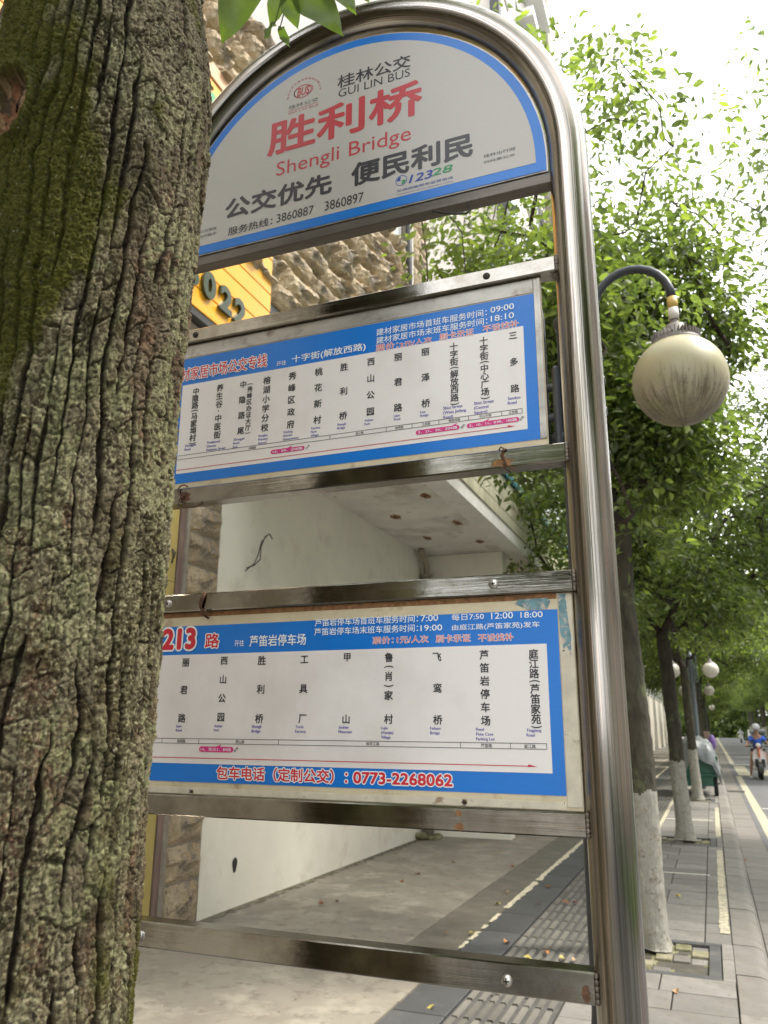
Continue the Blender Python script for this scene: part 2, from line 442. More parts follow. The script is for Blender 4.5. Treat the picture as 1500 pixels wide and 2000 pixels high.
class MB:
    """collects geometry in world (or local) coordinates"""
    def __init__(s):
        s.v = []; s.f = []; s.mi = []; s.m = 0; s.sm = []
    def add(s, verts, faces, smooth=False):
        b = len(s.v)
        s.v.extend(verts)
        for f in faces:
            s.f.append(tuple(i + b for i in f)); s.mi.append(s.m); s.sm.append(smooth)
        return s
    def box(s, x0, x1, y0, y1, z0, z1, ch=0):
        if x0 > x1: x0, x1 = x1, x0
        if y0 > y1: y0, y1 = y1, y0
        if z0 > z1: z0, z1 = z1, z0
        if ch:
            c = ch
            vs_ = []
            for sx, X in ((1, x0), (-1, x1)):
                for sy, Y in ((1, y0), (-1, y1)):
                    for sz, Z in ((1, z0), (-1, z1)):
                        vs_ += [(X, Y + sy * c, Z + sz * c), (X + sx * c, Y, Z + sz * c), (X + sx * c, Y + sy * c, Z)]
            # index helper i(cx,cy,cz,k)
            I = lambda a, b_, c_, k: ((a * 2 + b_) * 2 + c_) * 3 + k
            F = []
            F += [(I(0,0,0,0), I(0,0,1,0), I(0,1,1,0), I(0,1,0,0)), (I(1,0,0,0), I(1,1,0,0), I(1,1,1,0), I(1,0,1,0))]
            F += [(I(0,0,0,1), I(1,0,0,1), I(1,0,1,1), I(0,0,1,1)), (I(0,1,0,1), I(0,1,1,1), I(1,1,1,1), I(1,1,0,1))]
            F += [(I(0,0,0,2), I(0,1,0,2), I(1,1,0,2), I(1,0,0,2)), (I(0,0,1,2), I(1,0,1,2), I(1,1,1,2), I(0,1,1,2))]
            for a in (0, 1):
                for b_ in (0, 1):
                    q = (I(a,b_,0,0), I(a,b_,0,1), I(a,b_,1,1), I(a,b_,1,0)); F.append(q if (a ^ b_) else q[::-1])
                    q = (I(a,0,b_,0), I(a,0,b_,2), I(a,1,b_,2), I(a,1,b_,0)); F.append(q[::-1] if (a ^ b_) else q)
                    q = (I(0,a,b_,1), I(0,a,b_,2), I(1,a,b_,2), I(1,a,b_,1)); F.append(q if (a ^ b_) else q[::-1])
                    for c_ in (0, 1):
                        t = (I(a,b_,c_,0), I(a,b_,c_,1), I(a,b_,c_,2)); F.append(t[::-1] if (a ^ b_ ^ c_) == 0 else t)
            return s.add(vs_, F)
        v = [(x0,y0,z0),(x1,y0,z0),(x1,y1,z0),(x0,y1,z0),(x0,y0,z1),(x1,y0,z1),(x1,y1,z1),(x0,y1,z1)]
        return s.add(v, [(0,3,2,1),(4,5,6,7),(0,1,5,4),(1,2,6,5),(2,3,7,6),(3,0,4,7)])
    def tube(s, pts, r, seg=10, cap=True, smooth=True, up=None):
        pts = [Vector(p) for p in pts]
        n = len(pts)
        rr = r if hasattr(r, '__len__') else [r] * n
        t0 = (pts[1] - pts[0]).normalized()
        ref = Vector(up) if up else (Vector((0, 0, 1)) if abs(t0.z) < .9 else Vector((1, 0, 0)))
        a = t0.cross(ref).normalized()
        vs_ = []
        for i in range(n):
            t = (pts[min(i + 1, n - 1)] - pts[max(i - 1, 0)]).normalized()
            a = (a - t * a.dot(t)).normalized()
            b = t.cross(a)
            for k in range(seg):
                an = 2 * PI * k / seg
                vs_.append(tuple(pts[i] + (a * math.cos(an) + b * math.sin(an)) * rr[i]))
        F = []
        for i in range(n - 1):
            for k in range(seg):
                k2 = (k + 1) % seg
                F.append((i * seg + k, i * seg + k2, (i + 1) * seg + k2, (i + 1) * seg + k))
        s.add(vs_, F, smooth)
        if cap:
            b0 = len(s.v) - len(vs_)
            s.f.append(tuple(b0 + k for k in range(seg))[::-1]); s.mi.append(s.m); s.sm.append(False)
            s.f.append(tuple(b0 + (n - 1) * seg + k for k in range(seg))); s.mi.append(s.m); s.sm.append(False)
        return s
    def lathe(s, prof, c=(0, 0, 0), seg=24, smooth=True, a0=0, a1=2 * PI):
        n = len(prof); vs_ = []
        for (r, z) in prof:
            for k in range(seg):
                an = a0 + (a1 - a0) * k / seg
                vs_.append((c[0] + r * math.cos(an), c[1] + r * math.sin(an), c[2] + z))
        F = []
        for i in range(n - 1):
            for k in range(seg):
                k2 = (k + 1) % seg
                F.append((i * seg + k, i * seg + k2, (i + 1) * seg + k2, (i + 1) * seg + k))
        return s.add(vs_, F, smooth)
    def ball(s, c, r, sc=(1, 1, 1), seg=16, rings=10):
        prof = [(math.sin(PI * i / rings), -math.cos(PI * i / rings)) for i in range(rings + 1)]
        vs_ = []
        for (pr_, pz_) in prof:
            for k in range(seg):
                an = 2 * PI * k / seg
                vs_.append((c[0] + r * sc[0] * max(pr_, 1e-4) * math.cos(an), c[1] + r * sc[1] * max(pr_, 1e-4) * math.sin(an), c[2] + r * sc[2] * pz_))
        F = []
        for i in range(rings):
            for k in range(seg):
                k2 = (k + 1) % seg
                F.append((i * seg + k, i * seg + k2, (i + 1) * seg + k2, (i + 1) * seg + k))
        return s.add(vs_, F, True)
    def prism(s, poly, axis, d0, d1, smooth=False):
        """extrude polygon [(u,v)] along axis ('x': u=y,v=z; 'y': u=x,v=z; 'z': u=x,v=y)"""
        def P(u, v, d):
            return {'x': (d, u, v), 'y': (u, d, v), 'z': (u, v, d)}[axis]
        n = len(poly)
        vs_ = [P(u, v, d0) for u, v in poly] + [P(u, v, d1) for u, v in poly]
        area = sum(poly[i][0] * poly[(i + 1) % n][1] - poly[(i + 1) % n][0] * poly[i][1] for i in range(n))
        flip = (area > 0) ^ (d1 > d0) ^ (axis == 'y')
        F = [tuple(range(n)), tuple(range(2 * n - 1, n - 1, -1))]
        F += [(i, n + i, n + (i + 1) % n, (i + 1) % n) for i in range(n)]
        if flip: F = [f[::-1] for f in F]
        return s.add(vs_, F, smooth)
    def mesh(s, name, mats):
        me = bpy.data.meshes.new(name)
        me.from_pydata([tuple(v) for v in s.v], [], s.f)
        for m in (mats if isinstance(mats, (list, tuple)) else [mats]):
            me.materials.append(M[m] if isinstance(m, str) else m)
        if any(s.mi): me.polygons.foreach_set('material_index', s.mi)
        me.polygons.foreach_set('use_smooth', s.sm)
        me.update()
        return me
    def obj(s, name, mats, parent=None, local=False, **kw):
        """coordinates are world unless local; the object sits with its parent"""
        o = bpy.data.objects.new(name, s.mesh(name, mats))
        COL.objects.link(o)
        if parent is not None:
            o.parent = parent
            w = WLOC.get(parent.name, Vector((0, 0, 0)))
            if not local: o.location = -w
            WLOC[o.name] = Vector((0, 0, 0)) if not local else w
        else:
            WLOC[o.name] = Vector((0, 0, 0))
        return props(o, **kw)

def inst(name, me, loc, parent=None, scale=None, rot=None, **kw):
    o = bpy.data.objects.new(name, me)
    COL.objects.link(o)
    if parent is not None:
        o.parent = parent
        o.location = Vector(loc) - WLOC.get(parent.name, Vector((0, 0, 0)))
    else:
        o.location = loc
    if scale: o.scale = scale
    if rot: o.rotation_euler = rot
    WLOC[o.name] = Vector(loc)
    return props(o, **kw)

def copy_tree(o, loc, parent=None, rotz=None, scale=None):
    c = o.copy()
    COL.objects.link(c)
    if parent is None:
        c.location = loc
        if rotz is not None: c.rotation_euler = (0, 0, rotz)
        if scale: c.scale = (scale,) * 3
    else:
        c.parent = parent
    for ch in o.children:
        copy_tree(ch, None, c)
    return c

# ------------------------------------------------------------------ numpy noise
def h2(ix, iy, seed=0):
    ix = ix.astype(np.int64); iy = iy.astype(np.int64)
    n = (ix * 374761393 + iy * 668265263 + seed * 1442695041) & 0xFFFFFFFF
    n = ((n ^ (n >> 13)) * 1274126177) & 0xFFFFFFFF
    n = n ^ (n >> 16)
    return (n & 0xFFFFFF) / float(0xFFFFFF)
def vn(x, y, seed=0):
    x0 = np.floor(x); y0 = np.floor(y)
    fx = x - x0; fy = y - y0
    fx = fx * fx * (3 - 2 * fx); fy = fy * fy * (3 - 2 * fy)
    a = h2(x0, y0, seed); b = h2(x0 + 1, y0, seed); c = h2(x0, y0 + 1, seed); d = h2(x0 + 1, y0 + 1, seed)
    return (a * (1 - fx) + b * fx) * (1 - fy) + (c * (1 - fx) + d * fx) * fy
def fbm(x, y, seed=0, oc=4, g=.5):
    s = 0; a = 1; t = 0
    for i in range(oc):
        s = s + a * vn(x, y, seed + i * 17); t += a
        x = x * 2.03 + 3.1; y = y * 2.01 + 1.7; a *= g
    return s / t
def voro(x, y, seed=0):
    x0 = np.floor(x); y0 = np.floor(y)
    f1 = np.full(x.shape, 9.); f2 = np.full(x.shape, 9.); cid = np.zeros(x.shape)
    for dx in (-1, 0, 1):
        for dy in (-1, 0, 1):
            cx = x0 + dx; cy = y0 + dy
            px_ = cx + .1 + .8 * h2(cx, cy, seed); py_ = cy + .1 + .8 * h2(cx, cy, seed + 5)
            d = np.hypot(px_ - x, py_ - y)
            idn = h2(cx, cy, seed + 11)
            nw = d < f1
            f2 = np.where(nw, f1, np.minimum(f2, d))
            cid = np.where(nw, idn, cid)
            f1 = np.where(nw, d, f1)
    return f1, f2, cid
def np_mesh(name, verts, faces, mats, smooth=True, tint=None):
    """verts (n,3) array, faces (m,4) or (m,3) array"""
    me = bpy.data.meshes.new(name)
    n, m, k = len(verts), len(faces), faces.shape[1]
    me.vertices.add(n); me.vertices.foreach_set('co', np.ascontiguousarray(verts, dtype=np.float32).ravel())
    me.loops.add(m * k); me.loops.foreach_set('vertex_index', np.ascontiguousarray(faces, dtype=np.int32).ravel())
    me.polygons.add(m)
    me.polygons.foreach_set('loop_start', np.arange(0, m * k, k, dtype=np.int32))
    me.polygons.foreach_set('loop_total', np.full(m, k, dtype=np.int32))
    me.polygons.foreach_set('use_smooth', np.full(m, smooth, dtype=bool))
    for mt in (mats if isinstance(mats, (list, tuple)) else [mats]):
        me.materials.append(M[mt] if isinstance(mt, str) else mt)
    me.update(calc_edges=True)
    if tint is not None:
        ca = me.color_attributes.new('tint', 'FLOAT_COLOR', 'POINT')
        t4 = np.ones((n, 4), dtype=np.float32); t4[:, :3] = tint
        ca.data.foreach_set('color', t4.ravel())
    return me

# ================================================================== SETTING
R = random.Random(7)
mb = MB(); mb.box(-300, 300, -150, 700, -.30, -.155); mb.obj('ground', 'asphalt', kind='structure')
mb = MB(); mb.box(.55, 5.4, -60, 500, -.154, -.12); mb.obj('road', 'asphalt', kind='structure')
mb = MB(); mb.box(8.2, 13.5, -60, 500, -.154, -.12); mb.obj('far_road', 'asphalt', kind='structure')
mb = MB(); mb.box(5.4, 8.2, -60, 500, -.154, -.02); mb.obj('grass_verge', 'grass', kind='structure')
mb = MB(); mb.box(13.5, 40, -60, 500, -.154, 0.0); mb.obj('far_pavement', 'concrete', kind='structure')
side = MB(); side.box(-12, .0, -60, 500, -.154, -.022); side.box(.0, .55, -60, 500, -.154, -.135)
sidewalk = side.obj('pavement', 'joint', kind='structure')
mb = MB(); mb.box(-3.9, -2.10, -60, 60, -.0215, 0.0); mb.box(-2.099, -1.725, -60, 5.35, -.0215, 0.0); mb.obj('concrete_apron', 'concrete', parent=sidewalk)
mb = MB(); mb.box(-2.098, -1.725, 5.352, 60, -.0215, -.003); mb.obj('concrete_strip', 'concrete2', parent=sidewalk)
# worn cream line beside the slate band
lm_ = MB(); y = 5.75
while y < 34:
    L_ = R.uniform(.06, .5) if y < 7 else R.uniform(.4, 1.6)
    n = max(2, int(L_ / .05)); w = .035 if y < 7 else .05
    left = [(-1.735 - R.uniform(0, .012) - (w - .035) * .5, y + L_ * i / n) for i in range(n + 1)]
    right = [(-1.735 + w * R.uniform(.5, 1.1), y + L_ * i / n) for i in range(n + 1)]
    b0 = [(a, b, .0015) for a, b in left] + [(a, b, .0015) for a, b in right]
    lm_.add(b0, [(i, n + 1 + i, n + 2 + i, i + 1) for i in range(n)])
    y += L_ + (R.uniform(.03, .25) if y < 7.2 else R.uniform(.0, .05))
lm_.obj('painted_line', 'cream_line', parent=sidewalk)

def slab_mesh(name, matn, lx, ly, h, ch=.004):
    m = MB(); m.box(0, lx, 0, ly, -h, 0, ch); return m.mesh(name, matn)
sl = [slab_mesh('slab', 'slate', .292, .612, .02), slab_mesh('slab', 'slate', .292, .608, .02)]
y = 2.6; k = 0
while y < 24:
    inst('slate_slab', sl[k % 2], (-1.715, y, R.uniform(-.002, .001)), sidewalk); y += .62; k += 1
mb = MB(); mb.box(-1.72, -1.42, 24.05, 60, -.0215, -.001); mb.obj('slate_band', 'slate', parent=sidewalk)
mb = MB(); mb.box(-1.72, -1.42, -60, 2.59, -.0215, -.001); mb.obj('slate_band', 'slate', parent=sidewalk)
# tactile paving: ribs in rows of tiles
mb = MB(); mb.box(-1.415, -.895, -60, 60, -.0215, -.010); tact = mb.obj('tactile_paving', 'tact', parent=sidewalk)
rm = MB(); rm.prism([(-.018, -.01), (.018, -.01), (.013, .0), (-.013, .0)], 'y', 0, .268)
rib_me = rm.mesh('rib', 'rib')
nrib = 0; far = MB()
y = 3.9
while y < 30:
    for i in range(8):
        x = -1.382 + i * .0635
        if y < 13.2 and nrib < 290:
            inst('rib', rib_me, (x, y + R.uniform(-.004, .004), R.uniform(-.003, .001) + .002), tact); nrib += 1
        else:
            far.box(x - .015, x + .015, y, y + .268, -.0099, .001)
    y += .295
far.obj('far_ribs', 'rib', parent=tact, kind='stuff')
# grey slabs between the tactile strip and the kerb
pits = [(5.68, 6.58), (11.7, 12.55), (18.6, 19.4)]
def in_pit(a, b): return any(a < q and b > p for p, q in pits)
slab_mes = {}
def slab(x0, x1, y0, y1):
    key = (round(x1 - x0, 3), round(y1 - y0, 3))
    if key not in slab_mes:
        slab_mes[key] = slab_mesh('slab', 'slab', key[0] - .008, key[1] - .008, .02, .003)
    inst('paving_slab', slab_mes[key], (x0 + .004, y0 + .004, R.uniform(-.003, .001)), sidewalk)
segs = [(2.4, 5.68), (6.58, 11.7), (12.55, 18.6), (19.4, 23.0)]
for a, b in segs:
    n = round((b - a) / .33); d = (b - a) / n
    for i in range(n):
        y0 = a + i * d
        if a > 6:
            j = -.50 if i % 3 else -.62
            slab(-.885, j, y0, y0 + d); slab(j, -.18, y0, y0 + d); slab(-.18, 0, y0, y0 + d)
        else:
            j = (-.42, -.60, -.34)[i % 3]
            slab(-.885, j, y0, y0 + d); slab(j, -.0, y0, y0 + d)
mb = MB(); mb.box(-.885, 0, 23.0, 60, -.0215, -.001); mb.box(-.885, 0, -60, 2.4, -.0215, -.001); mb.obj('slab_band', 'slab', parent=sidewalk)
mb = MB(); mb.box(-12, 0, 60.0, 500, -.0215, -.001); mb.obj('slab_band', 'slab', parent=sidewalk)
for (a, b) in pits:
    bd = MB()
    bd.box(-.89, -.075, a, a + .07, -.02, .001, .003); bd.box(-.89, -.075, b - .07, b, -.02, .001, .003)
    bd.box(-.15, -.078, a + .072, b - .072, -.02, .0, .003); bd.box(-.89, -.82, a + .072, b - .072, -.02, .0, .003)
    bd.obj('pit_border', 'slate', parent=sidewalk)
    e = MB(); e.box(-.07, 0, a, a + (b - a) * .55, -.02, 0, .003); e.box(-.07, 0, a + (b - a) * .55 + .006, b, -.02, .001, .003)
    e.obj('edge_slab', 'slab', parent=sidewalk)
    soil = MB(); g = 12
    vsx = []; 
    for i in range(g + 1):
        for j in range(g + 1):
            x = -.82 + .67 * i / g; yy = a + .07 + (b - a - .14) * j / g
            vsx.append((x, yy, -.030 + .012 * R.random()))
    soil.add(vsx, [(i * (g + 1) + j, (i + 1) * (g + 1) + j, (i + 1) * (g + 1) + j + 1, i * (g + 1) + j + 1) for i in range(g) for j in range(g)], True)
    soil.obj('mossy_soil', 'moss_soil', parent=sidewalk)
    for i in range(6):
        for j in range(5):
            if R.random() < .36: continue
            p = MB(); w = .67 / 6; h = (b - a - .14) / 5
            x = -.82 + i * w; yy = a + .07 + j * h
            p.box(x + .004, x + w - .004, yy + .004, yy + h - .006, -.04, -.014 + R.uniform(-.014, .010), .004)
            p.obj('pit_paver', R.choice(['moss_soil', 'pit_stone', 'slab', 'pit_stone']), parent=sidewalk)
# kerb stones with a rounded nose
prof = [(0.004, -.13), (0.004, -.004), (.008, 0)] + [(.125 + .095 * math.sin(t), -.075 + .075 * math.cos(t)) for t in [i * PI / 2 / 7 for i in range(8)]] + [(.222, -.13)]
kb = MB(); kb.prism(prof, 'y', .005, .745)
for f in range(len(kb.sm)): kb.sm[f] = False
kerb_me = kb.mesh('kerb_stone', 'kerb')
kerb = MB(); kerb.box(.01, .2, -60, 500, -.154, -.03); kerb_o = kerb.obj('kerb', 'joint', kind='structure')
y = 2.0
while y < 42:
    L_ = R.choice([.55, .7, .75, .85])
    inst('kerb_stone', kerb_me, (R.uniform(-.003, .003), y, R.uniform(-.003, .002)), kerb_o, scale=(1, L_ / .75, 1)); y += L_
kb2 = MB(); kb2.prism(prof, 'y', 42.5, 500); kb2.prism(prof, 'y', -60, 1.99); kb2.obj('far_kerb', 'kerb', parent=kerb_o)
gm = slab_mesh('gutter_slab', 'kerb', .316, .412, .02, .003)
y = 2.0
while y < 36:
    L_ = R.choice([.36, .42, .46, .40])
    inst('gutter_slab', gm, (.229, y, -.115 + R.uniform(-.002, .002)), sidewalk, scale=(1, L_ / .42, 1)); y += L_
mb = MB(); mb.box(.229, .548, 36.6, 500, -.134, -.1155); mb.box(.229, .548, -60, 1.99, -.134, -.1155); mb.obj('gutter_band', 'kerb', parent=sidewalk)
# paint on the road and pavement
def worn_strip(name, x0, x1, y0, y1, z, m, parent, axis='y', jag=.006, step=.12, kind=None):
    s = MB()
    if axis == 'y':
        n = max(2, int((y1 - y0) / step))
        l = [(x0 + R.uniform(0, jag), y0 + (y1 - y0) * i / n, z) for i in range(n + 1)]
        r = [(x1 - R.uniform(0, jag), y0 + (y1 - y0) * i / n, z) for i in range(n + 1)]
        s.add(l + r, [(i, n + 1 + i, n + 2 + i, i + 1) for i in range(n)])
    else:
        n = max(2, int((x1 - x0) / step))
        l = [(x0 + (x1 - x0) * i / n, y0 + R.uniform(0, jag), z) for i in range(n + 1)]
        r = [(x0 + (x1 - x0) * i / n, y1 - R.uniform(0, jag), z) for i in range(n + 1)]
        s.add(l + r, [(i, i + 1, n + 2 + i, n + 1 + i) for i in range(n)])
    return s.obj(name, m, parent=parent, kind=kind)
road = bpy.data.objects['road']
worn_strip('road_line', .63, .80, 2, 31.3, -.1165, 'paint_y', road, step=.5)
worn_strip('road_line', .66, .86, 42.0, 300, -.1165, 'paint_y', road, step=4)
worn_strip('crossing_bar', .74, 1.19, 32.0, 40.0, -.1165, 'paint_y', road, step=.5)
for i in range(1, 6): worn_strip('crossing_bar', .74 + i * .8, 1.19 + i * .8, 32, 40, -.1165, 'paint_y', road, step=.5)
worn_strip('stop_line', .74, 5.3, 41.2, 41.75, -.1165, 'paint_w', road, axis='x', step=.5)
worn_strip('parking_line', .82, 3.2, 18.9, 19.05, -.1165, 'paint_w', road, axis='x')
worn_strip('parking_line', .82, 3.2, 17.2, 17.35, -.1165, 'paint_y', road, axis='x')
worn_strip('kerb_edge_paint', -.085, -.004, 6.9, 11.35, .0035, 'paint_y', sidewalk, jag=.012, step=.06)
worn_strip('kerb_edge_paint', -.085, -.004, 12.75, 17.3, .0035, 'paint_y', sidewalk, jag=.012, step=.08)
worn_strip('bay_line', -.60, -.15, 9.42, 9.47, .0035, 'paint_w', sidewalk, axis='x', step=.06)
worn_strip('bay_line', -.86, -.42, 6.66, 6.72, .0035, 'paint_w', sidewalk, axis='x', step=.06)
worn_strip('bay_line', -.84, -.12, 14.84, 14.92, .0035, 'paint_w', sidewalk, axis='x', step=.06)
worn_strip('bay_edge_line', -.915, -.845, 12.7, 22, .0045, 'paint_y', sidewalk, jag=.01)
worn_strip('wall_foot_grime', -3.80, -3.66, 5.6, 11.2, .0025, 'concrete2', sidewalk, jag=.11, step=.05)
worn_strip('wall_foot_grime', -3.80, -3.72, 5.6, 11.2, .0050, 'moss_soil', sidewalk, jag=.06, step=.04)
# drain grate in the gutter
dg = MB(); dg.box(.235, .66, 23.5, 24.15, -.118, -.112)
dgo = dg.obj('drain_grate', 'black'); props(dgo, 'black slotted drain grate in the gutter beside the kerb', 'drain grate')
bars = MB()
for i in range(8): bars.box(.25 + i * .05, .275 + i * .05, 23.52, 24.12, -.1118, -.100)
bars.obj('grate_bars', 'kerb', parent=dgo)

# ------------------------------------------------------------------ stone fronted building
bld = empty('commercial_building', (-3.8, 8, 0), label='building with rock-face stone upper wall and white plaster ground floor under a tiled canopy', category='building')
mb = MB(); mb.box(-12, -3.84, 5.72, 11.2, 0, 8.45); mb.box(-12, -3.9, -9, 5.71, 0, 8.45)
mb.obj('wall', 'mortar', parent=bld)
mb = MB(); mb.box(-3.839, -3.80, 5.66, 11.2, 0, 3.949); mb.box(-3.839, -3.80, 5.66, 11.2, 3.96, 5.5)
# irregular plaster edge against the stones
ed = MB(); n = 40
vv = []
for i in range(n + 1):
    z = 3.94 * i / n; vv += [(-3.797, 5.67 + R.uniform(-.015, .02) + .02 * math.sin(z * 7), z), (-3.797, 5.9, z)]
mb.add(vv, [(2 * i, 2 * i + 1, 2 * i + 3, 2 * i + 2) for i in range(n)])
pw = mb.obj('plaster_wall', 'plaster', parent=bld)
hole = MB(); hole.prism([(6.19 + .035 * math.cos(t) * (1 + .3 * math.sin(3 * t)), .33 + .06 * math.sin(t)) for t in [i * PI / 5 for i in range(10)]], 'x', -3.796, -3.793)
hole.obj('wall_hole', 'black', parent=pw)
wire = MB(); wire.tube([(-3.79, 6.12, 2.83), (-3.72, 6.14, 2.86), (-3.70, 6.2, 2.92), (-3.72, 6.24, 3.05), (-3.70, 6.27, 3.15), (-3.69, 6.33, 3.19), (-3.68, 6.37, 3.15)], .006, 6)
wire.tube([(-3.79, 6.10, 2.80), (-3.75, 6.18, 2.88), (-3.72, 6.19, 2.95), (-3.73, 6.26, 3.1), (-3.70, 6.31, 3.17)], .005, 6)
wire.obj('loose_wire', 'black', parent=pw)
st_ = MB()
for q in range(7):
    st_.box(-3.7995, -3.796 + .002 * q * 0, 6.10 + .004 * q, 6.125 + .003 * q, 2.76 - .02 * q, 2.83 - .01 * q)
# end wall of the recess
mb = MB(); mb.box(-3.80, -2.62, 11.2, 11.45, 0, 3.945); mb.obj('end_wall', 'plaster', parent=bld)
# canopy
mb = MB(); mb.box(-3.8, -2.585, 5.66, 46, 3.951, 4.12); mb.obj('canopy_slab', 'ceiling', parent=bld)
for (x, yy) in ((-2.74, 8.08), (-3.38, 8.83), (-2.75, 9.39), (-3.386, 10.05), (-2.76, 10.5), (-3.1, 12.5)):
    s = MB(); pts = [(x + .05 * math.cos(t) * R.uniform(.6, 1.5), yy + .11 * math.sin(t) * R.uniform(.5, 1.4)) for t in [i * PI / 6 for i in range(12)]]
    s.prism(pts, 'z', 3.9505, 3.947); s.obj('rust_patch', 'rust_stain', parent=bld)
    s = MB(); s.ball((x, yy, 3.945), .022, (1, 1, .5), 8, 5); s.obj('rust_bolt', 'rust', parent=bld)
mb = MB(); mb.box(-2.584, -2.335, 5.66, 46, 3.935, 4.10); mb.obj('canopy_band', 'band', parent=bld)
mb = MB(); mb.box(-2.584, -2.335, 5.66, 46, 4.101, 4.76); fas = mb.obj('canopy_fascia', 'grout', parent=bld)
tm = MB(); tm.box(0, .018, 0, .235, 0, .155, .004); tile_me = tm.mesh('tile', 'tile')
yy = 5.66; nt = 0; ft = MB()
while yy < 45.6:
    for k in range(4):
        z = 4.104 + k * .163
        if yy < 22.5: inst('tile', tile_me, (-2.334, yy, z), fas); nt += 1
        else: ft.box(-2.334, -2.32, yy, yy + .235, z, z + .155)
    yy += .243
ft.obj('far_tiles', 'tile', parent=fas, kind='stuff')
tz = MB(); tz.box(-2.60, -2.27, 5.6, 46, 4.80, 4.84)
yy = 5.6
while yy < 30:
    tz.prism([(yy, 4.80), (yy + .14, 4.80), (yy + .07, 4.71)], 'x', -2.272, -2.268); yy += .14
tz.obj('teal_edge', 'teal', parent=bld)
# white louvered rail above the canopy further on
lv = empty('louver_screen', (-2.6, 14, 4.84)); lv.parent = bld; lv.location = Vector((-2.6, 14, 4.84)) - Vector((-3.8, 8, 0)); WLOC[lv.name] = Vector((-2.6, 14, 4.84))
sm_ = MB(); sm_.box(-.02, .02, 0, .045, 0, 1.5); slat_me = sm_.mesh('slat', 'louver')
yy = 12.6
while yy < 26: inst('slat', slat_me, (-2.55, yy, 4.86), lv); yy += .11
mb = MB(); mb.box(-2.59, -2.51, 12.5, 26, 6.365, 6.43); mb.box(-2.60, -2.56, 12.5, 26, 5.5, 5.56); mb.obj('rail', 'louver', parent=lv)
# down pipe
pp = MB(); pp.tube([(-3.70, 10.95, 0), (-3.70, 10.95, 3.62)], .075, 14)
pp.tube([(-3.70, 10.95, 3.5), (-3.70, 10.95, 3.75), (-3.70, 10.85, 3.85), (-3.68, 10.7, 3.87), (-3.66, 10.62, 3.95)], .045, 10)
for z in (3.6, 3.42, 1.8, .5): pp.lathe([(.075, -.02), (.09, -.02), (.09, .02), (.075, .02)], (-3.70, 10.95, z), 14)
pp.obj('drain_pipe', 'pipe', parent=bld)
pf = MB()
for q in range(14): pf.ball((-3.7 + R.uniform(-.15, .2), 10.9 + R.uniform(-.2, .15), R.uniform(0, .05)), R.uniform(.03, .08), (1, 1, .6), 8, 5)
pf.obj('dirt_heap', 'moss_soil', parent=bld, kind='stuff')
# rock-face stones
def stone_mesh(seed, depth=.07):
    g = (17, 11); s = seed * 31
    iy, iz = np.meshgrid(np.linspace(0, 1, g[0]), np.linspace(0, 1, g[1]), indexing='ij')
    y_ = iy * .6; z_ = iz * .3
    e = np.minimum(np.minimum(iy / .09, (1 - iy) / .09), np.minimum(iz / .16, (1 - iz) / .16)).clip(0, 1)
    ang = (seed * 1.7) % 3 - 1.5
    f1, f2, cid = voro(y_ * 3.2 + s, z_ * 5.5, seed + 9)
    tilt = (h2(np.array([seed]), np.array([3]), 5)[0] - .5) * 2; tilt2 = (h2(np.array([seed]), np.array([4]), 6)[0] - .5) * 2
    ridge = 1 - np.abs(iz - .55 - .18 * tilt * (iy - .5)) * 1.5
    # each block is one big rough wedge with a few broken facets
    d = .25 + .62 * ridge + .30 * tilt2 * (iy - .5) + .42 * (cid - .5) + .55 * f1 * (cid * 2 - 1) * .6
    d = d + .30 * (fbm(y_ * 14 + s, z_ * 16, seed + 6, 3) - .5) + .08 * np.sin(ang + iy * 3)
    x_ = (.06 + e ** .7 * d.clip(.12, 3)) * depth
    jx = np.where((iy > 0) & (iy < 1), 1, 0)
    yy = iy * .6 + (vn(iy * 40 + s, iz * 40, 5) - .5) * .012 * (1 - e) ; zz = iz * .3 + (vn(iy * 40, iz * 40 + s, 8) - .5) * .010
    V_ = np.stack([x_, yy, zz], -1).reshape(-1, 3)
    idx = np.arange(g[0] * g[1]).reshape(g)
    F = np.stack([idx[:-1, :-1], idx[1:, :-1], idx[1:, 1:], idx[:-1, 1:]], -1).reshape(-1, 4)
    # back skirt
    ring = list(idx[:, 0]) + list(idx[-1, 1:]) + list(idx[::-1, -1][1:]) + list(idx[0, ::-1][1:-1])
    nb = len(V_); Vb = V_[ring].copy(); Vb[:, 0] = -.05
    V_ = np.vstack([V_, Vb]); n = len(ring)
    Fs = np.array([[ring[i], nb + i, nb + (i + 1) % n, ring[(i + 1) % n]] for i in range(n)])
    return np_mesh('stone', V_, np.vstack([F, Fs]), 'stone', smooth=False)
stones = [stone_mesh(i + 1, .16) for i in range(9)]
z = 5.62; row = 0
while z < 8.4:
    yy = 3.2 + R.uniform(0, .5); hh = R.uniform(.27, .33)
    while yy < 10.2:
        w = R.uniform(.45, .8)
        w = min(w, 10.25 - yy)
        if w > .15:
            inst('stone', R.choice(stones), (-3.84, yy, z), bld, scale=(R.uniform(.75, 1.15), (w - .022) / .6, (hh - .020) / .3))
        yy += w
    z += hh; row += 1
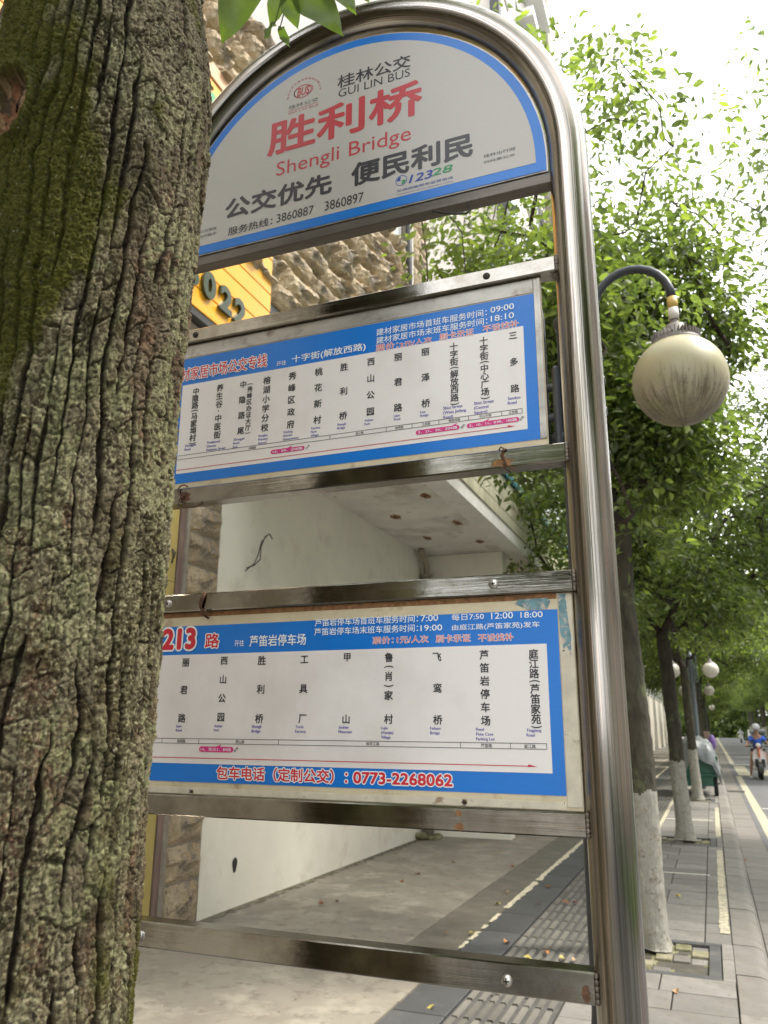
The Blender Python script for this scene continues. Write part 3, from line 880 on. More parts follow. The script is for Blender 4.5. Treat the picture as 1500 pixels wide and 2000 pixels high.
# tall pier at the end
z = 4.9
while z < 12:
    hh = R.uniform(.3, .42)
    inst('stone', R.choice(stones), (-3.84, 10.72, z), bld, scale=(R.uniform(.6, .8), .62 / .6, (hh - .01) / .3)); z += hh
mb = MB(); mb.box(-4.6, -3.86, 10.70, 11.36, 4.85, 12.2); mb.box(-3.85, -3.80, 10.5, 10.695, 4.85, 12); mb.obj('pier', 'wall2', parent=bld)
mb = MB(); mb.box(-12, -3.95, 9.0, 11.3, 8.46, 11.6); up = mb.obj('roof_room', 'wall2', parent=bld)
for a in (9.1, 9.55, 10.0):
    mb = MB(); mb.box(-3.948, -3.90, a, a + .40, 8.6, 11.2, .01); wf = mb.obj('window', 'white_frame', parent=bld)
    mb = MB(); mb.box(-3.899, -3.893, a + .05, a + .35, 8.7, 11.1); mb.obj('pane', 'louver', parent=wf)
mb = MB(); mb.tube([(-3.76, 10.38, 4.9), (-3.76, 10.38, 12)], .055, 10); mb.obj('down_pipe', 'black', parent=bld)
mb = MB(); mb.box(-3.90, -3.78, 3.0, 10.4, 5.50, 5.60); mb.obj('steel_channel', 'black', parent=bld)
mb = MB(); mb.box(-3.90, -3.84, -9, 5.66, 3.95, 5.49); mb.obj('render_band', 'wall2', parent=bld)
# ground-floor pillar
z = 0.0; k = 0
for hh in (.32, .27, .28, .25, .26, .27, .26, .29, .26, .25, .27, .26, .28, .26, .27):
    if z + hh > 3.95: break
    inst('stone', stones[(k * 4 + 2) % 9], (-3.80, 5.19, z), bld, scale=(.30, .47 / .6, (hh - .010) / .3)); z += hh; k += 1
mb = MB(); mb.box(-3.87, -3.795, 5.175, 5.675, 0, 3.94); mb.obj('pillar_core', 'mortar', parent=bld)
mb = MB(); mb.box(-3.87, -3.74, 5.130, 5.165, 0, 3.94); mb.obj('pillar_trim', 'mortar', parent=bld)
mb = MB(); mb.box(-3.87, -3.76, 5.06, 5.128, 0, 3.94); mb.obj('door_frame', 'brown_frame', parent=bld)
for (a, b) in ((0, 1.18), (1.184, 2.52), (2.524, 3.94)):
    mb = MB(); mb.box(-3.87, -3.765, 3.6, 5.045, a, b); mb.obj('yellow_panel', 'yellow_wall', parent=bld)
mb = MB(); mb.tube([(-3.757, 5.0, 2.70), (-3.757, 5.02, 2.75), (-3.757, 4.98, 2.77), (-3.757, 5.0, 2.72), (-3.757, 4.985, 2.66)], .006, 5); mb.obj('painted_mark', 'black', parent=bld)
mb = MB(); mb.box(-3.763, -3.758, 4.55, 4.80, 1.02, 1.09); mb.obj('notice', 'red', parent=bld)

# yellow slatted shop sign, a thing of its own
sg = empty('shop_sign', (-3.72, 4.4, 4.8), label='yellow slatted shop sign with raised dark green digits on the stone wall', category='shop sign')
mb = MB(); mb.box(-3.84, -3.725, 2.4, 6.14, 4.80, 7.28); mb.obj('sign_frame', 'black', parent=sg)
zz = 4.83
while zz < 7.0:
    mb = MB(); mb.box(-3.724, -3.690, 2.4, 6.15, zz, zz + .186, .006); mb.obj('slat', 'yellow_sign', parent=sg); zz += .192
mb = MB(); mb.box(-3.724, -3.675, 2.4, 6.15, zz, zz + .17, .008); mb.obj('top_slat', 'yellow_trim', parent=sg)
mb = MB(); mb.box(-3.76, -3.70, 2.4, 6.13, 4.76, 4.825); mb.obj('bottom_rail', 'black', parent=sg)

# ------------------------------------------------------------------ lettering helper
_gc = {}
def glyph(body, offset=0.0, res=3):
    key = (body, offset)
    if key in _gc: return _gc[key]
    c = bpy.data.curves.new('tmp', 'FONT'); c.body = body; c.offset = offset; c.resolution_u = res
    o = bpy.data.objects.new('tmp', c)
    me = bpy.data.meshes.new_from_object(o)
    n = len(me.vertices); co = np.zeros(n * 3); me.vertices.foreach_get('co', co)
    v = co.reshape(-1, 3)[:, :2].copy(); f = [tuple(p.vertices) for p in me.polygons]
    bpy.data.objects.remove(o); bpy.data.curves.remove(c); bpy.data.meshes.remove(me)
    _gc[key] = (v, f); return v, f
def dig(ch, yc):
    v, f = glyph(ch, .045, 4); v0 = v.min(0); v1 = v.max(0)
    s = np.array([.19, .25]) / (v1 - v0)
    q = (v - (v0 + v1) / 2) * s
    from collections import Counter
    m = MB(); n = len(q)
    V_ = [(-3.655, yc + a, 5.10 + b) for a, b in q] + [(-3.686, yc + a, 5.10 + b) for a, b in q]
    edges = Counter()
    for fc in f:
        for i in range(len(fc)): edges[tuple(sorted((fc[i], fc[(i + 1) % len(fc)])))] += 1
    F = list(f) + [tuple(i + n for i in fc[::-1]) for fc in f]
    F += [(a, b, b + n, a + n) for (a, b), c in edges.items() if c == 1]
    m.add(V_, F); return m.obj('digit', 'digit', parent=sg)
for ch, yc in (('3', 4.83), ('0', 5.08), ('2', 5.34), ('2', 5.57)): dig(ch, yc)
for (yy, z0) in ((4.93, 6.86), (5.62, 6.02)):
    m = MB(); m.prism([(yy + .09 * math.cos(t) * (1 + .2 * math.cos(2 * t)), z0 + .10 * math.sin(t)) for t in [i * PI / 8 for i in range(16)]], 'x', -3.688, -3.655); m.obj('green_emblem', 'leafgreen', parent=sg)

# ------------------------------------------------------------------ buildings further on
def add_windows(parent, x, y0, y1, z0, z1, ny, nz, wm='white_frame', face=1):
    for i in range(ny):
        for j in range(nz):
            a = y0 + (y1 - y0) * (i + .2) / ny; b = y0 + (y1 - y0) * (i + .8) / ny
            c = z0 + (z1 - z0) * (j + .22) / nz; d = z0 + (z1 - z0) * (j + .80) / nz
            m = MB(); m.box(x, x + .07 * face, a, b, c, d); w = m.obj('window', wm, parent=parent)
            m = MB(); mid = (a + b) / 2
            m.box(x + .071 * face, x + .075 * face, a + .06, mid - .03, c + .06, d - .06); m.box(x + .071 * face, x + .075 * face, mid + .03, b - .06, c + .06, d - .06)
            m.obj('pane', 'glass', parent=w)
b2 = empty('terrace_building', (-3.8, 30, 0), label='long pale building with white pilasters under the same teal-edged canopy, beyond the louver screen', category='building')
mb = MB(); mb.box(-12, -3.76, 11.46, 50, 0, 3.95); mb.box(-12, -4.0, 11.6, 50, 3.96, 7.2); mb.obj('wall', 'wall2', parent=b2)
for yy in (16, 21, 26, 31, 36, 41, 45.5):
    mb = MB(); mb.box(-3.758, -3.5, yy, yy + .6, 0, 3.93); mb.obj('pilaster', 'plaster', parent=b2)
mb = MB(); mb.box(-3.4, -3.38, 50.02, 50.04, 0, 1); 
mb = MB(); mb.box(-3.499, -3.49, 36.1, 36.5, 1.5, 2.4); mb.obj('red_poster', 'red', parent=b2)
add_windows(b2, -3.999, 12, 50, 4.9, 7.0, 12, 1)
tb = empty('apartment_tower', (-6, 23, 0), label='tall grey apartment tower rising behind the curved steel arch', category='building')
mb = MB(); mb.box(-14, -4.2, 19, 27.2, 7.21, 42); mb.obj('wall', 'bldg_far', parent=tb)
mb = MB(); mb.box(-4.4, -3.72, 27.25, 28.3, 7.21, 42); mb.obj('pilaster', 'concrete', parent=tb)
mb = MB(); mb.box(-4.19, -3.5, 22.4, 26.5, 28.6, 29.0); mb.box(-4.19, -3.5, 22.4, 26.5, 25.4, 25.8); mb.obj('balcony', 'white_frame', parent=tb)
add_windows(tb, -4.199, 19.3, 27, 8, 40, 3, 10)
mb = MB(); mb.box(-4.18, -3.9, 18.6, 18.95, 7.2, 40); mb.obj('corner_strip', 'black', parent=tb)
fb = [(-20, -3.8, 50.5, 75, 9, 'pale building past the canopy on the pavement side, nearer one'), (-22, -4.2, 76, 120, 14, 'pale building past the canopy on the pavement side, farther one')]
for x0, x1, y0, y1, h, lb in fb:
    e = empty('street_building', (x1, (y0 + y1) / 2, 0), label=lb, category='building')
    mb = MB(); mb.box(x0, x1, y0, y1, 0, h); mb.obj('wall', 'wall2', parent=e)
    add_windows(e, x1 + .001, y0, y1, 3, h, int((y1 - y0) / 3), int(h / 3.5))
for k, (y0, y1, h) in enumerate(((-30, -6, 14), (-5, 22, 17), (23, 50, 12), (51, 85, 18), (86, 140, 15))):
    e = empty('street_building', (18, (y0 + y1) / 2, 0), label=['pale building across the street, behind the viewpoint', 'tall grey building straight across the street from the bus stop', 'low pale building across the street, just past the tall grey one', 'tallest grey building across the street, in the distance', 'pale building across the street, farthest of all'][k], category='building')
    mb = MB(); mb.box(18.5, 32, y0, y1, 0, h); mb.obj('wall', ['wall2', 'bldg_far'][k % 2], parent=e)
    add_windows(e, 18.499, y0, y1, 3.5, h, int((y1 - y0) / 3), int(h / 3.4), face=-1)

# ================================================================== BUS STOP SIGN
SY = 1.30
PX, PL, PR, AZ, AR = -.154, -1.086, .036, 2.50, .466
CX = (PX + PL) / 2
bus = empty('bus_stop_sign', (CX, SY + .01, 0), label='stainless steel bus stop sign with arched frame, half-round name panel and two blue route boards', category='bus stop sign')
YC = SY + .012
arc = [(PX, YC, -.02), (PX, YC, .6), (PX, YC, 1.2), (PX, YC, 1.8)] + [(PX, YC, 2.3)]
arc += [(CX + AR * math.cos(t), YC, AZ + (AR + .012 * math.sin(t)) * math.sin(t)) for t in [PI * i / 48 for i in range(49)]]
arc += [(PL, YC, 2.3), (PL, YC, 1.8), (PL, YC, 1.2), (PL, YC, .6), (PL, YC, -.02)]
mb = MB(); mb.tube(arc, PR, 48, up=(0, 1, 0)); tfo = mb.obj('tube_frame', 'steel_v', parent=bus)
ca_ = tfo.data.color_attributes.new('tube_coord', 'FLOAT_COLOR', 'POINT')
_len = [0.0]
for i in range(1, len(arc)): _len.append(_len[-1] + (Vector(arc[i]) - Vector(arc[i - 1])).length)
_g = np.ones((len(tfo.data.vertices), 4), dtype=np.float32)
for i in range(len(arc)):
    for k in range(48): _g[i * 48 + k, :3] = (.5 + .5 * math.cos(2 * PI * k / 48), .5 + .5 * math.sin(2 * PI * k / 48), _len[i])
ca_.data.foreach_set('color', _g.ravel())
for x in (PX, PL):
    mb = MB(); mb.lathe([(PR, .0), (.10, .0), (.10, .012), (PR, .02)], (x, YC, 0), 24); mb.obj('base_flange', 'steel_v', parent=bus)
bars = [(2.247, 2.2775), (1.885, 1.918), (1.664, 1.6985), (1.291, 1.327), (1.070, 1.1125)]
xl, xr = PL + .034, PX - .032
crossbars = []
for i, (z0, z1) in enumerate(bars):
    mb = MB(); mb.box(xl, xr, 1.289, 1.327, z0, z1, .0022)
    if i >= 3:
        mb.box(xl, xr, 1.3275, 1.345, z0 + .004, z1 - .0055, .0015)
    crossbars.append(mb.obj('crossbar', 'steel_h', parent=bus))
mb = MB(); mb.box(xl, xr, 1.303, 1.332, 2.442, 2.4655, .002); crossbars.append(mb.obj('crossbar', 'bar_dark', parent=bus))
# weld blobs at the bar ends
for (z0, z1) in bars:
    mb = MB()
    for q in range(5):
        zq = z0 + (z1 - z0) * (q + .5) / 5
        mb.ball((xr + .0012, 1.2895 + R.uniform(-.001, .002), zq), .0034, (1, .6, 1.4), 8, 5)
    mb.obj('weld', 'weld', parent=bus)
def screw(x, z, y=1.289, r=.0078, m='steel_screw', parent=crossbars[0]):
    s = MB()
    for k in range(5):
        a, b = PI / 2 * k / 5, PI / 2 * (k + 1) / 5
    prof_ = [(r * math.cos(PI / 2 * k / 5), -.0045 * math.sin(PI / 2 * k / 5)) for k in range(6)]
    seg = 16; vv = []
    for (rr, d) in prof_:
        for k in range(seg):
            an = 2 * PI * k / seg
            vv.append((x + max(rr, 1e-4) * math.cos(an), y + d, z + max(rr, 1e-4) * math.sin(an)))
    s.add(vv, [(i * seg + k, (i + 1) * seg + k, (i + 1) * seg + (k + 1) % seg, i * seg + (k + 1) % seg) for i in range(5) for k in range(seg)], True)
    o = s.obj('screw', m, parent=parent)
    c = MB()
    t = R.uniform(0, 1)
    for an in (t, t + PI / 2):
        dx, dz = math.cos(an), math.sin(an); w = .0009; l = .0042; yy = y - .0049
        c.add([(x + dx * l - dz * w, yy, z + dz * l + dx * w), (x - dx * l - dz * w, yy, z - dz * l + dx * w), (x - dx * l + dz * w, yy, z - dz * l - dx * w), (x + dx * l + dz * w, yy, z + dz * l - dx * w)], [(0, 1, 2, 3)])
    c.obj('screw_slot', 'black', parent=parent)
screw(-.956, 2.2625, m='screw_dark', r=.007, parent=crossbars[0]); screw(-.3134, 2.2625, m='screw_dark', r=.007, parent=crossbars[0])
screw(-.9716, 1.6808, r=.0082, parent=crossbars[2]); screw(-.3175, 1.682, r=.0088, parent=crossbars[2])
screw(-.9753, 1.0885, r=.009, parent=crossbars[4]); screw(-.3150, 1.0885, r=.0092, parent=crossbars[4])
# rust stains and wires
def stain(x, z, rx, rz, y=1.2887, m='rust_stain', parent=None):
    s = MB(); s.prism([(x + rx * math.cos(t) * R.uniform(.6, 1.2), z + rz * math.sin(t) * R.uniform(.7, 1.2)) for t in [i * PI / 9 for i in range(18)]], 'y', y, y + .0002)
    s.obj('rust_mark', m, parent=parent)
stain(-.384, 1.298, .009, .006, parent=crossbars[3]); stain(-.385, 1.318, .006, .005, parent=crossbars[3])
stain(-.20, 1.083, .007, .011, m='rust', parent=crossbars[4]); stain(-.296, 1.894, .020, .008, parent=crossbars[1]); stain(-.294, 1.908, .004, .010, parent=crossbars[1])
stain(-.952, 1.898, .014, .012, m='rust', parent=crossbars[1])
def wire_(pts, r=.0016, name='binding_wire', m='rust', parent=bus):
    s = MB(); s.tube(pts, r, 6); s.obj(name, m, parent=parent)
wire_([(-.300, 1.2865, 1.9165), (-.296, 1.284, 1.921), (-.290, 1.2865, 1.917), (-.295, 1.285, 1.908), (-.291, 1.285, 1.898), (-.288, 1.285, 1.888), (-.280, 1.286, 1.880), (-.274, 1.288, 1.878)], parent=crossbars[1])
wire_([(-.287, 1.2865, 1.917), (-.293, 1.284, 1.913), (-.297, 1.285, 1.905), (-.290, 1.2845, 1.893), (-.293, 1.286, 1.884), (-.284, 1.30, 1.878)], parent=crossbars[1])
lp = [(-.955 + .012 * math.cos(t), 1.285, 1.912 + .011 * math.sin(t)) for t in [.5 + i * .5 for i in range(11)]]
wire_(lp + [(-.960, 1.284, 1.895), (-.965, 1.286, 1.882), (-.950, 1.29, 1.876), (-.930, 1.295, 1.877), (-.915, 1.30, 1.884)], .0015, parent=crossbars[1])
wire_([(-.889, 1.287, 1.700), (-.892, 1.285, 1.69), (-.896, 1.284, 1.678), (-.893, 1.285, 1.668), (-.884, 1.284, 1.662), (-.879, 1.288, 1.655)], .0025, parent=crossbars[2])
wire_([(-.886, 1.287, 1.70), (-.889, 1.284, 1.688), (-.893, 1.2845, 1.670), (-.888, 1.287, 1.655), (-.884, 1.30, 1.650)], .002, parent=crossbars[2])
wire_([(-.42, 1.30, 2.436), (-.405, 1.292, 2.425), (-.375, 1.29, 2.413), (-.350, 1.292, 2.409), (-.344, 1.298, 2.417), (-.349, 1.30, 2.436)], .0022, m='black')

# --- header panel
def half(r, zb, n=48, cz=AZ - .004, cx=CX + .0005):
    return [(cx - r, zb)] + [(cx - r * math.cos(PI * i / n), cz + r * math.sin(PI * i / n)) for i in range(n + 1)] + [(cx + r, zb)]
hp = MB(); hp.prism(half(.4285, 2.466), 'y', 1.3005, 1.314); head = hp.obj('name_panel', 'trim_grey', parent=bus)
hp = MB(); hp.prism(half(.4255, 2.4685), 'y', 1.2993, 1.3004); hp.obj('blue_border', 'blue', parent=head)
hp = MB(); hp.prism(half(.4065, 2.4895), 'y', 1.2989, 1.2992); hp.obj('white_field', 'panel', parent=head)

def stamp(m, q, f, b, y, ring=(4, 0)):
    """thickens a glyph: shifted copies, each a hair in front of the last"""
    sh = [(0, 0)]
    if b > 2e-5:
        n_ = ring[0]
        sh += [(b * math.cos(2 * PI * (k + .5 * (n_ == 4)) / n_), b * math.sin(2 * PI * (k + .5 * (n_ == 4)) / n_)) for k in range(n_)]
    return sh
def lay_text(parent, text, ink, bb, off, y, skew=0.0, halo=None):
    """one printed string fitted to a box (x0,z0,x1,z1) on the plane y"""
    v, f = glyph(text, 0.0)
    v0, v1 = v.min(0), v.max(0)
    s = np.array([(bb[2] - bb[0]), (bb[3] - bb[1])]) / (v1 - v0)
    m = MB(); mats = []
    layers = []
    if halo: layers.append((off + halo[0], halo[1], y))
    layers.append((off, ink, y - (.0002 if halo else 0)))
    q = (v - v0) * s
    for k, (o_, mt, yy) in enumerate(layers):
        m.m = k; mats.append('ink_' + mt)
        for n_, (dx, dz) in enumerate(stamp(m, q, f, o_ * min(s), yy, (10 if len(layers) > 1 and k == 0 else (8 if min(s) > .05 else 4), 0))):
            m.add([(bb[0] + a + skew * b + dx, yy - n_ * 1.2e-5, bb[1] + b + dz) for a, b in q], f)
    return m.obj('lettering', mats, parent=parent)
def column(parent, text, x, zt, zb, size, y, ink='k', off=.028):
    toks = list(text); pos = []; c = 0; prev = None
    adv = {'(': .55, ')': .55, '·': .7, '_': .9}
    for t in toks:
        h = adv.get(t, 1.0)
        if prev is not None: c += (prev + h) / 2
        pos.append(c); prev = h
    last = max(i for i, t in enumerate(toks) if t != ')')
    z_of = lambda p: zt + (zb - zt) * (p - pos[0]) / max(1e-6, (pos[last] - pos[0]))
    s = size / .93 * (.93)
    m = MB()
    for t, p in zip(toks, pos):
        if t == '_': continue
        v, f = glyph(t)
        ctr = (v.min(0) + v.max(0)) / 2; q = (v - ctr)
        if t in '()': q = np.stack([q[:, 1] * 1.1, -q[:, 0] * .8], -1)
        for n_, (dx, dz) in enumerate(stamp(m, q, f, off * s, y)):
            m.add([(x + a * s + dx, y - n_ * 1.2e-5, z_of(p) + b * s + dz) for a, b in q], f)
    return m.obj('lettering', 'ink_' + ink, parent=parent)
def small(parent, text, x, z, pitch, y, xs=1.0):
    m = MB(); s = pitch * .90
    for i, ln in enumerate(text.split('\n')):
        v, f = glyph(ln)
        for n_, (dx, dz) in enumerate(((-.02, 0), (.02, 0))):
            m.add([(x + (a - v[:, 0].min() + dx) * s * xs, y - n_ * 1.2e-5, z - pitch * i - pitch * .62 + b * s) for a, b in v], f)
    return m.obj('lettering', 'ink_b', parent=parent)
def poly(parent, name, pts, y, ink):
    m = MB(); m.prism(pts, 'y', y, y + .00015); return m.obj(name, 'ink_' + ink, parent=parent)
def bar_(parent, name, x0, z0, x1, z1, y, ink):
    return poly(parent, name, [(x0, z0), (x1, z0), (x1, z1), (x0, z1)], y, ink)
def pill(parent, x0, x1, zc, h, y, px_=None):
    r = h / 2
    pts = [(x1 - r + r * math.cos(t), zc + r * math.sin(t)) for t in [-PI / 2 + PI * i / 8 for i in range(9)]]
    pts += [(x0 + r + r * math.cos(t), zc + r * math.sin(t)) for t in [PI / 2 + PI * i / 8 for i in range(9)]]
    poly(parent, 'route_pill', pts, y, 'p')
    if px_: poly(parent, 'route_pointer', [(px_ - .006, zc + r * .8), (px_ + .004, zc + r * .8), (px_ + .007, zc + r + .004)], y - .00002, 'p')
HEAD = [
    ('桂林公交', 'k', (-0.6365, 2.8034, -0.4664, 2.8373), 0.02),
    ('GUI LIN BUS', 'k', (-0.6343, 2.7792, -0.4673, 2.8002), -0.005),
    ('胜利桥', 'r', (-0.8049, 2.6779, -0.4429, 2.7635), 0.030),
    ('公交优先', 'k', (-0.9069, 2.5415, -0.6457, 2.592), 0.035),
    ('便民利民', 'k', (-0.5977, 2.5425, -0.3371, 2.5965), 0.035),
    ('服务热线：', 'k', (-0.8969, 2.4981, -0.7853, 2.5181), 0.02),
    ('3860887', 'k', (-0.7746, 2.5001, -0.6858, 2.521), 0.01),
    ('3860897', 'k', (-0.6593, 2.4996, -0.5703, 2.5222), 0.01),
    ('123', 'n', (-0.4702, 2.5151, -0.4233, 2.5332), 0.03),
    ('28', 'g', (-0.4217, 2.5177, -0.3809, 2.534), 0.03),
    ('交通运输服务监督电话', 'n', (-0.4974, 2.5001, -0.3771, 2.5066), 0.0),
    ('Transportation Service Supervision Hotline', 'n', (-0.4974, 2.4922, -0.3773, 2.4966), 0.0),
    ('桂林出行网', 'k', (-0.3144, 2.529, -0.2518, 2.5367), 0.0),
    ('扫码乘公交', 'k', (-0.3145, 2.5161, -0.2523, 2.5223), 0.0),
    ('桂林公交', 'q', (-0.758, 2.7879, -0.6831, 2.7984), 0.0),
    ('GUI LIN BUS', 'q2', (-0.7586, 2.7748, -0.6825, 2.7802), 0.0),
    ('Shengli Bridge', 'r', (-0.7814, 2.6079, -0.4657, 2.6549), -0.01),
    ('桂林公交微信', 'k', (-0.995, 2.5226, -0.9283, 2.5303), 0),
    ('您的出行助手', 'k', (-0.9983, 2.5096, -0.9281, 2.5173), 0),
]
B2 = [
    ('建材家居市场公交专线', 'R', (-1.0152, 2.1631, -0.7816, 2.1923), 0.02),
    ('开往', 'w', (-0.7583, 2.1592, -0.7361, 2.1696), 0),
    ('十字街(解放西路)', 'w', (-0.723, 2.1583, -0.5609, 2.1767), 0.01),
    ('建材家居市场首班车服务时间：', 'w', (-0.5382, 2.1862, -0.3171, 2.2008), 0),
    ('09:00', 'w', (-0.3099, 2.1903, -0.266, 2.2019), 0),
    ('建材家居市场末班车服务时间：', 'w', (-0.5381, 2.1688, -0.3166, 2.1832), 0),
    ('18:10', 'w', (-0.3099, 2.1721, -0.2667, 2.1838), 0),
    ('票价：', 'R', (-0.5386, 2.1521, -0.493, 2.1667), 0.002),
    ('2元/人次', 'R', (-0.4895, 2.1525, -0.4245, 2.1636), 0.002),
    ('刷卡示证', 'R', (-0.4092, 2.1522, -0.3431, 2.166), 0.002),
    ('不设找补', 'R', (-0.3252, 2.1535, -0.2585, 2.1667), 0.002),
]
C2 = [
    ('中隐路(马家埠村)', -0.9509, 2.1341, 2.0294, 0.0169, 'Zhongyin\nRoad', -0.969, 2.016, 0.0083),
    ('养生谷·中医街', -0.8911, 2.1328, 2.0278, 0.0172, 'Traditional\nChinese\nMedicine Street', -0.915, 2.016, 0.0081),
    ('中隐路尾', -0.835, 2.1312, 2.029, 0.0167, 'Zhongyin\nRoad\nEnd', -0.8509, 2.0142, 0.0079),
    ('(秀峰区办证大厅)', -0.8185, 2.1292, 2.0335, 0.0132, '', -0.8509, 2.0142, 0.0079),
    ('榕湖小学分校', -0.7791, 2.1314, 2.0286, 0.0175, 'Ronghu\nPrimary\nSchool', -0.7922, 2.0146, 0.0077),
    ('秀峰区政府', -0.7204, 2.1318, 2.0277, 0.0176, 'Xiufeng\nDistrict\nGovernment', -0.7361, 2.0149, 0.0076),
    ('桃花新村', -0.6615, 2.1308, 2.0285, 0.0176, 'Taohua\nNew\nVillage', -0.6749, 2.0146, 0.0075),
    ('胜利桥', -0.6062, 2.1319, 2.0292, 0.0171, 'Shengli\nBridge', -0.618, 2.0144, 0.0074),
    ('西山公园', -0.549, 2.133, 2.0293, 0.0172, 'Xishan\nPark', -0.561, 2.0149, 0.0074),
    ('丽君路', -0.4927, 2.1331, 2.0294, 0.0173, 'Lijun\nRoad', -0.501, 2.0159, 0.0072),
    ('丽泽桥', -0.4378, 2.1341, 2.03, 0.0173, 'Lize\nBridge', -0.4486, 2.0158, 0.0072),
    ('十字街(解放西路)', -0.3819, 2.1354, 2.0324, 0.0164, 'Shizi Street\n(West Jiefang\nRoad)', -0.404, 2.0176, 0.009),
    ('十字街(中心广场)', -0.3247, 2.1367, 2.035, 0.0164, 'Shizi Street\n(Central\nSquare)', -0.3458, 2.0183, 0.009),
    ('三多路', -0.2702, 2.1369, 2.0331, 0.0164, 'Sanduo\nRoad', -0.2838, 2.0182, 0.0088),
]
B3 = [
    ('213', 'R', (-0.9844, 1.5938, -0.9114, 1.631), 0.05),
    ('路', 'R', (-0.8867, 1.5936, -0.8564, 1.6199), 0.03),
    ('开往', 'w', (-0.8214, 1.5943, -0.8007, 1.6058), 0),
    ('芦笛岩停车场', 'w', (-0.7887, 1.5928, -0.6708, 1.6133), 0.01),
    ('芦笛岩停车场首班车服务时间：', 'w', (-0.6536, 1.6252, -0.4548, 1.6385), 0),
    ('7:00', 'w', (-0.4495, 1.6259, -0.4184, 1.637), 0),
    ('芦笛岩停车场末班车服务时间：', 'w', (-0.6543, 1.6088, -0.4548, 1.6218), 0),
    ('19:00', 'w', (-0.4501, 1.6095, -0.4113, 1.6196), 0),
    ('每日7:50', 'w', (-0.3941, 1.625, -0.3378, 1.6362), 0),
    ('12:00', 'w', (-0.3252, 1.6249, -0.2883, 1.6354), 0),
    ('18:00', 'w', (-0.2757, 1.6246, -0.2392, 1.6342), 0),
    ('由庭江路(芦笛家苑)发车', 'w', (-0.3937, 1.607, -0.2448, 1.6182), 0),
    ('票价：', 'R', (-0.539, 1.59, -0.5003, 1.602), 0.002),
    ('1元/人次', 'R', (-0.4936, 1.5898, -0.4361, 1.602), 0.002),
    ('刷卡示证', 'R', (-0.4226, 1.589, -0.3618, 1.6017), 0.002),
    ('不设找补', 'R', (-0.3484, 1.5883, -0.2886, 1.6005), 0.002),
    ('包车电话（定制公交）：', 'R', (-0.844, 1.3559, -0.5834, 1.3784), 0.03),
    ('0773-2268062', 'R', (-0.5716, 1.3578, -0.3975, 1.3755), 0.04),
]
C3 = [
    ('丽君路', -0.9282, 1.5667, 1.4631, 0.0171, 'Lijun\nRoad', -0.9397, 1.451, 0.0074),
    ('西山公园', -0.8421, 1.568, 1.465, 0.0169, 'Xishan\nPark', -0.8557, 1.4515, 0.0073),
    ('胜利桥', -0.7607, 1.5668, 1.4628, 0.0174, 'Shengli\nBridge', -0.7753, 1.4515, 0.0081),
    ('工具厂', -0.6727, 1.5666, 1.4626, 0.0171, 'Tools\nFactory', -0.6862, 1.4515, 0.0079),
    ('甲山', -0.5879, 1.5682, 1.4624, 0.0164, 'Jiashan\nMountain', -0.6018, 1.4513, 0.0077),
    ('鲁(肖)家_村', -0.5087, 1.5663, 1.4626, 0.0167, 'Lujia\n(Xiaojia)\nVillage', -0.5223, 1.4506, 0.0076),
    ('飞鸾桥', -0.421, 1.5648, 1.4617, 0.0164, 'Feiluan\nBridge', -0.4342, 1.4505, 0.0074),
    ('芦笛岩停车场', -0.3393, 1.5662, 1.4607, 0.0165, 'Reed\nFlute Cave\nParking Lot', -0.3558, 1.4495, 0.0075),
    ('庭江路(芦笛家苑)', -0.2571, 1.5656, 1.4634, 0.0162, 'Tingjiang\nRoad', -0.2733, 1.4486, 0.0074),
]

TY = 1.2985
for t, ink, bb, off in HEAD:
    lay_text(head, t, {'q2': 'm'}.get(ink, ink), bb, off, TY, skew=.30 if t in ('123', '28') else 0)
# transport hotline emblem: ring with two curved fields
def ring(cx, cz, rx, rz, w, n=40, rot=0, a0=0, a1=2 * PI):
    P_ = lambda r1, r2, t: (cx + r1 * math.cos(t) * math.cos(rot) - r2 * math.sin(t) * math.sin(rot), cz + r1 * math.cos(t) * math.sin(rot) + r2 * math.sin(t) * math.cos(rot))
    m = MB(); vv = []
    for i in range(n + 1):
        t = a0 + (a1 - a0) * i / n
        for (k) in (0, 1):
            x, z = P_(rx - w * k, rz - w * k, t); vv.append((x, TY, z))
    m.add(vv, [(2 * i, 2 * i + 1, 2 * i + 3, 2 * i + 2) for i in range(n)]); return m
m = ring(-.4868, 2.5262, .0128, .0122, .0014); m.obj('hotline_emblem', 'ink_n', parent=head)
cxe, cze = -.4868, 2.5262
poly(head, 'hotline_emblem', [(cxe - .0100 * math.cos(t), cze + .0100 * math.sin(t)) for t in [i * PI / 2.2 / 8 for i in range(9)]] + [(cxe - .001, cze + .006), (cxe - .003, cze + .002), (cxe + .000, cze - .0005)], TY, 'n')
poly(head, 'hotline_emblem', [(cxe + .0100 * math.cos(t), cze - .0100 * math.sin(t)) for t in [i * PI / 2.2 / 8 for i in range(9)]] + [(cxe + .001, cze - .006), (cxe + .003, cze - .002), (cxe - .000, cze + .0005)], TY, 'g')
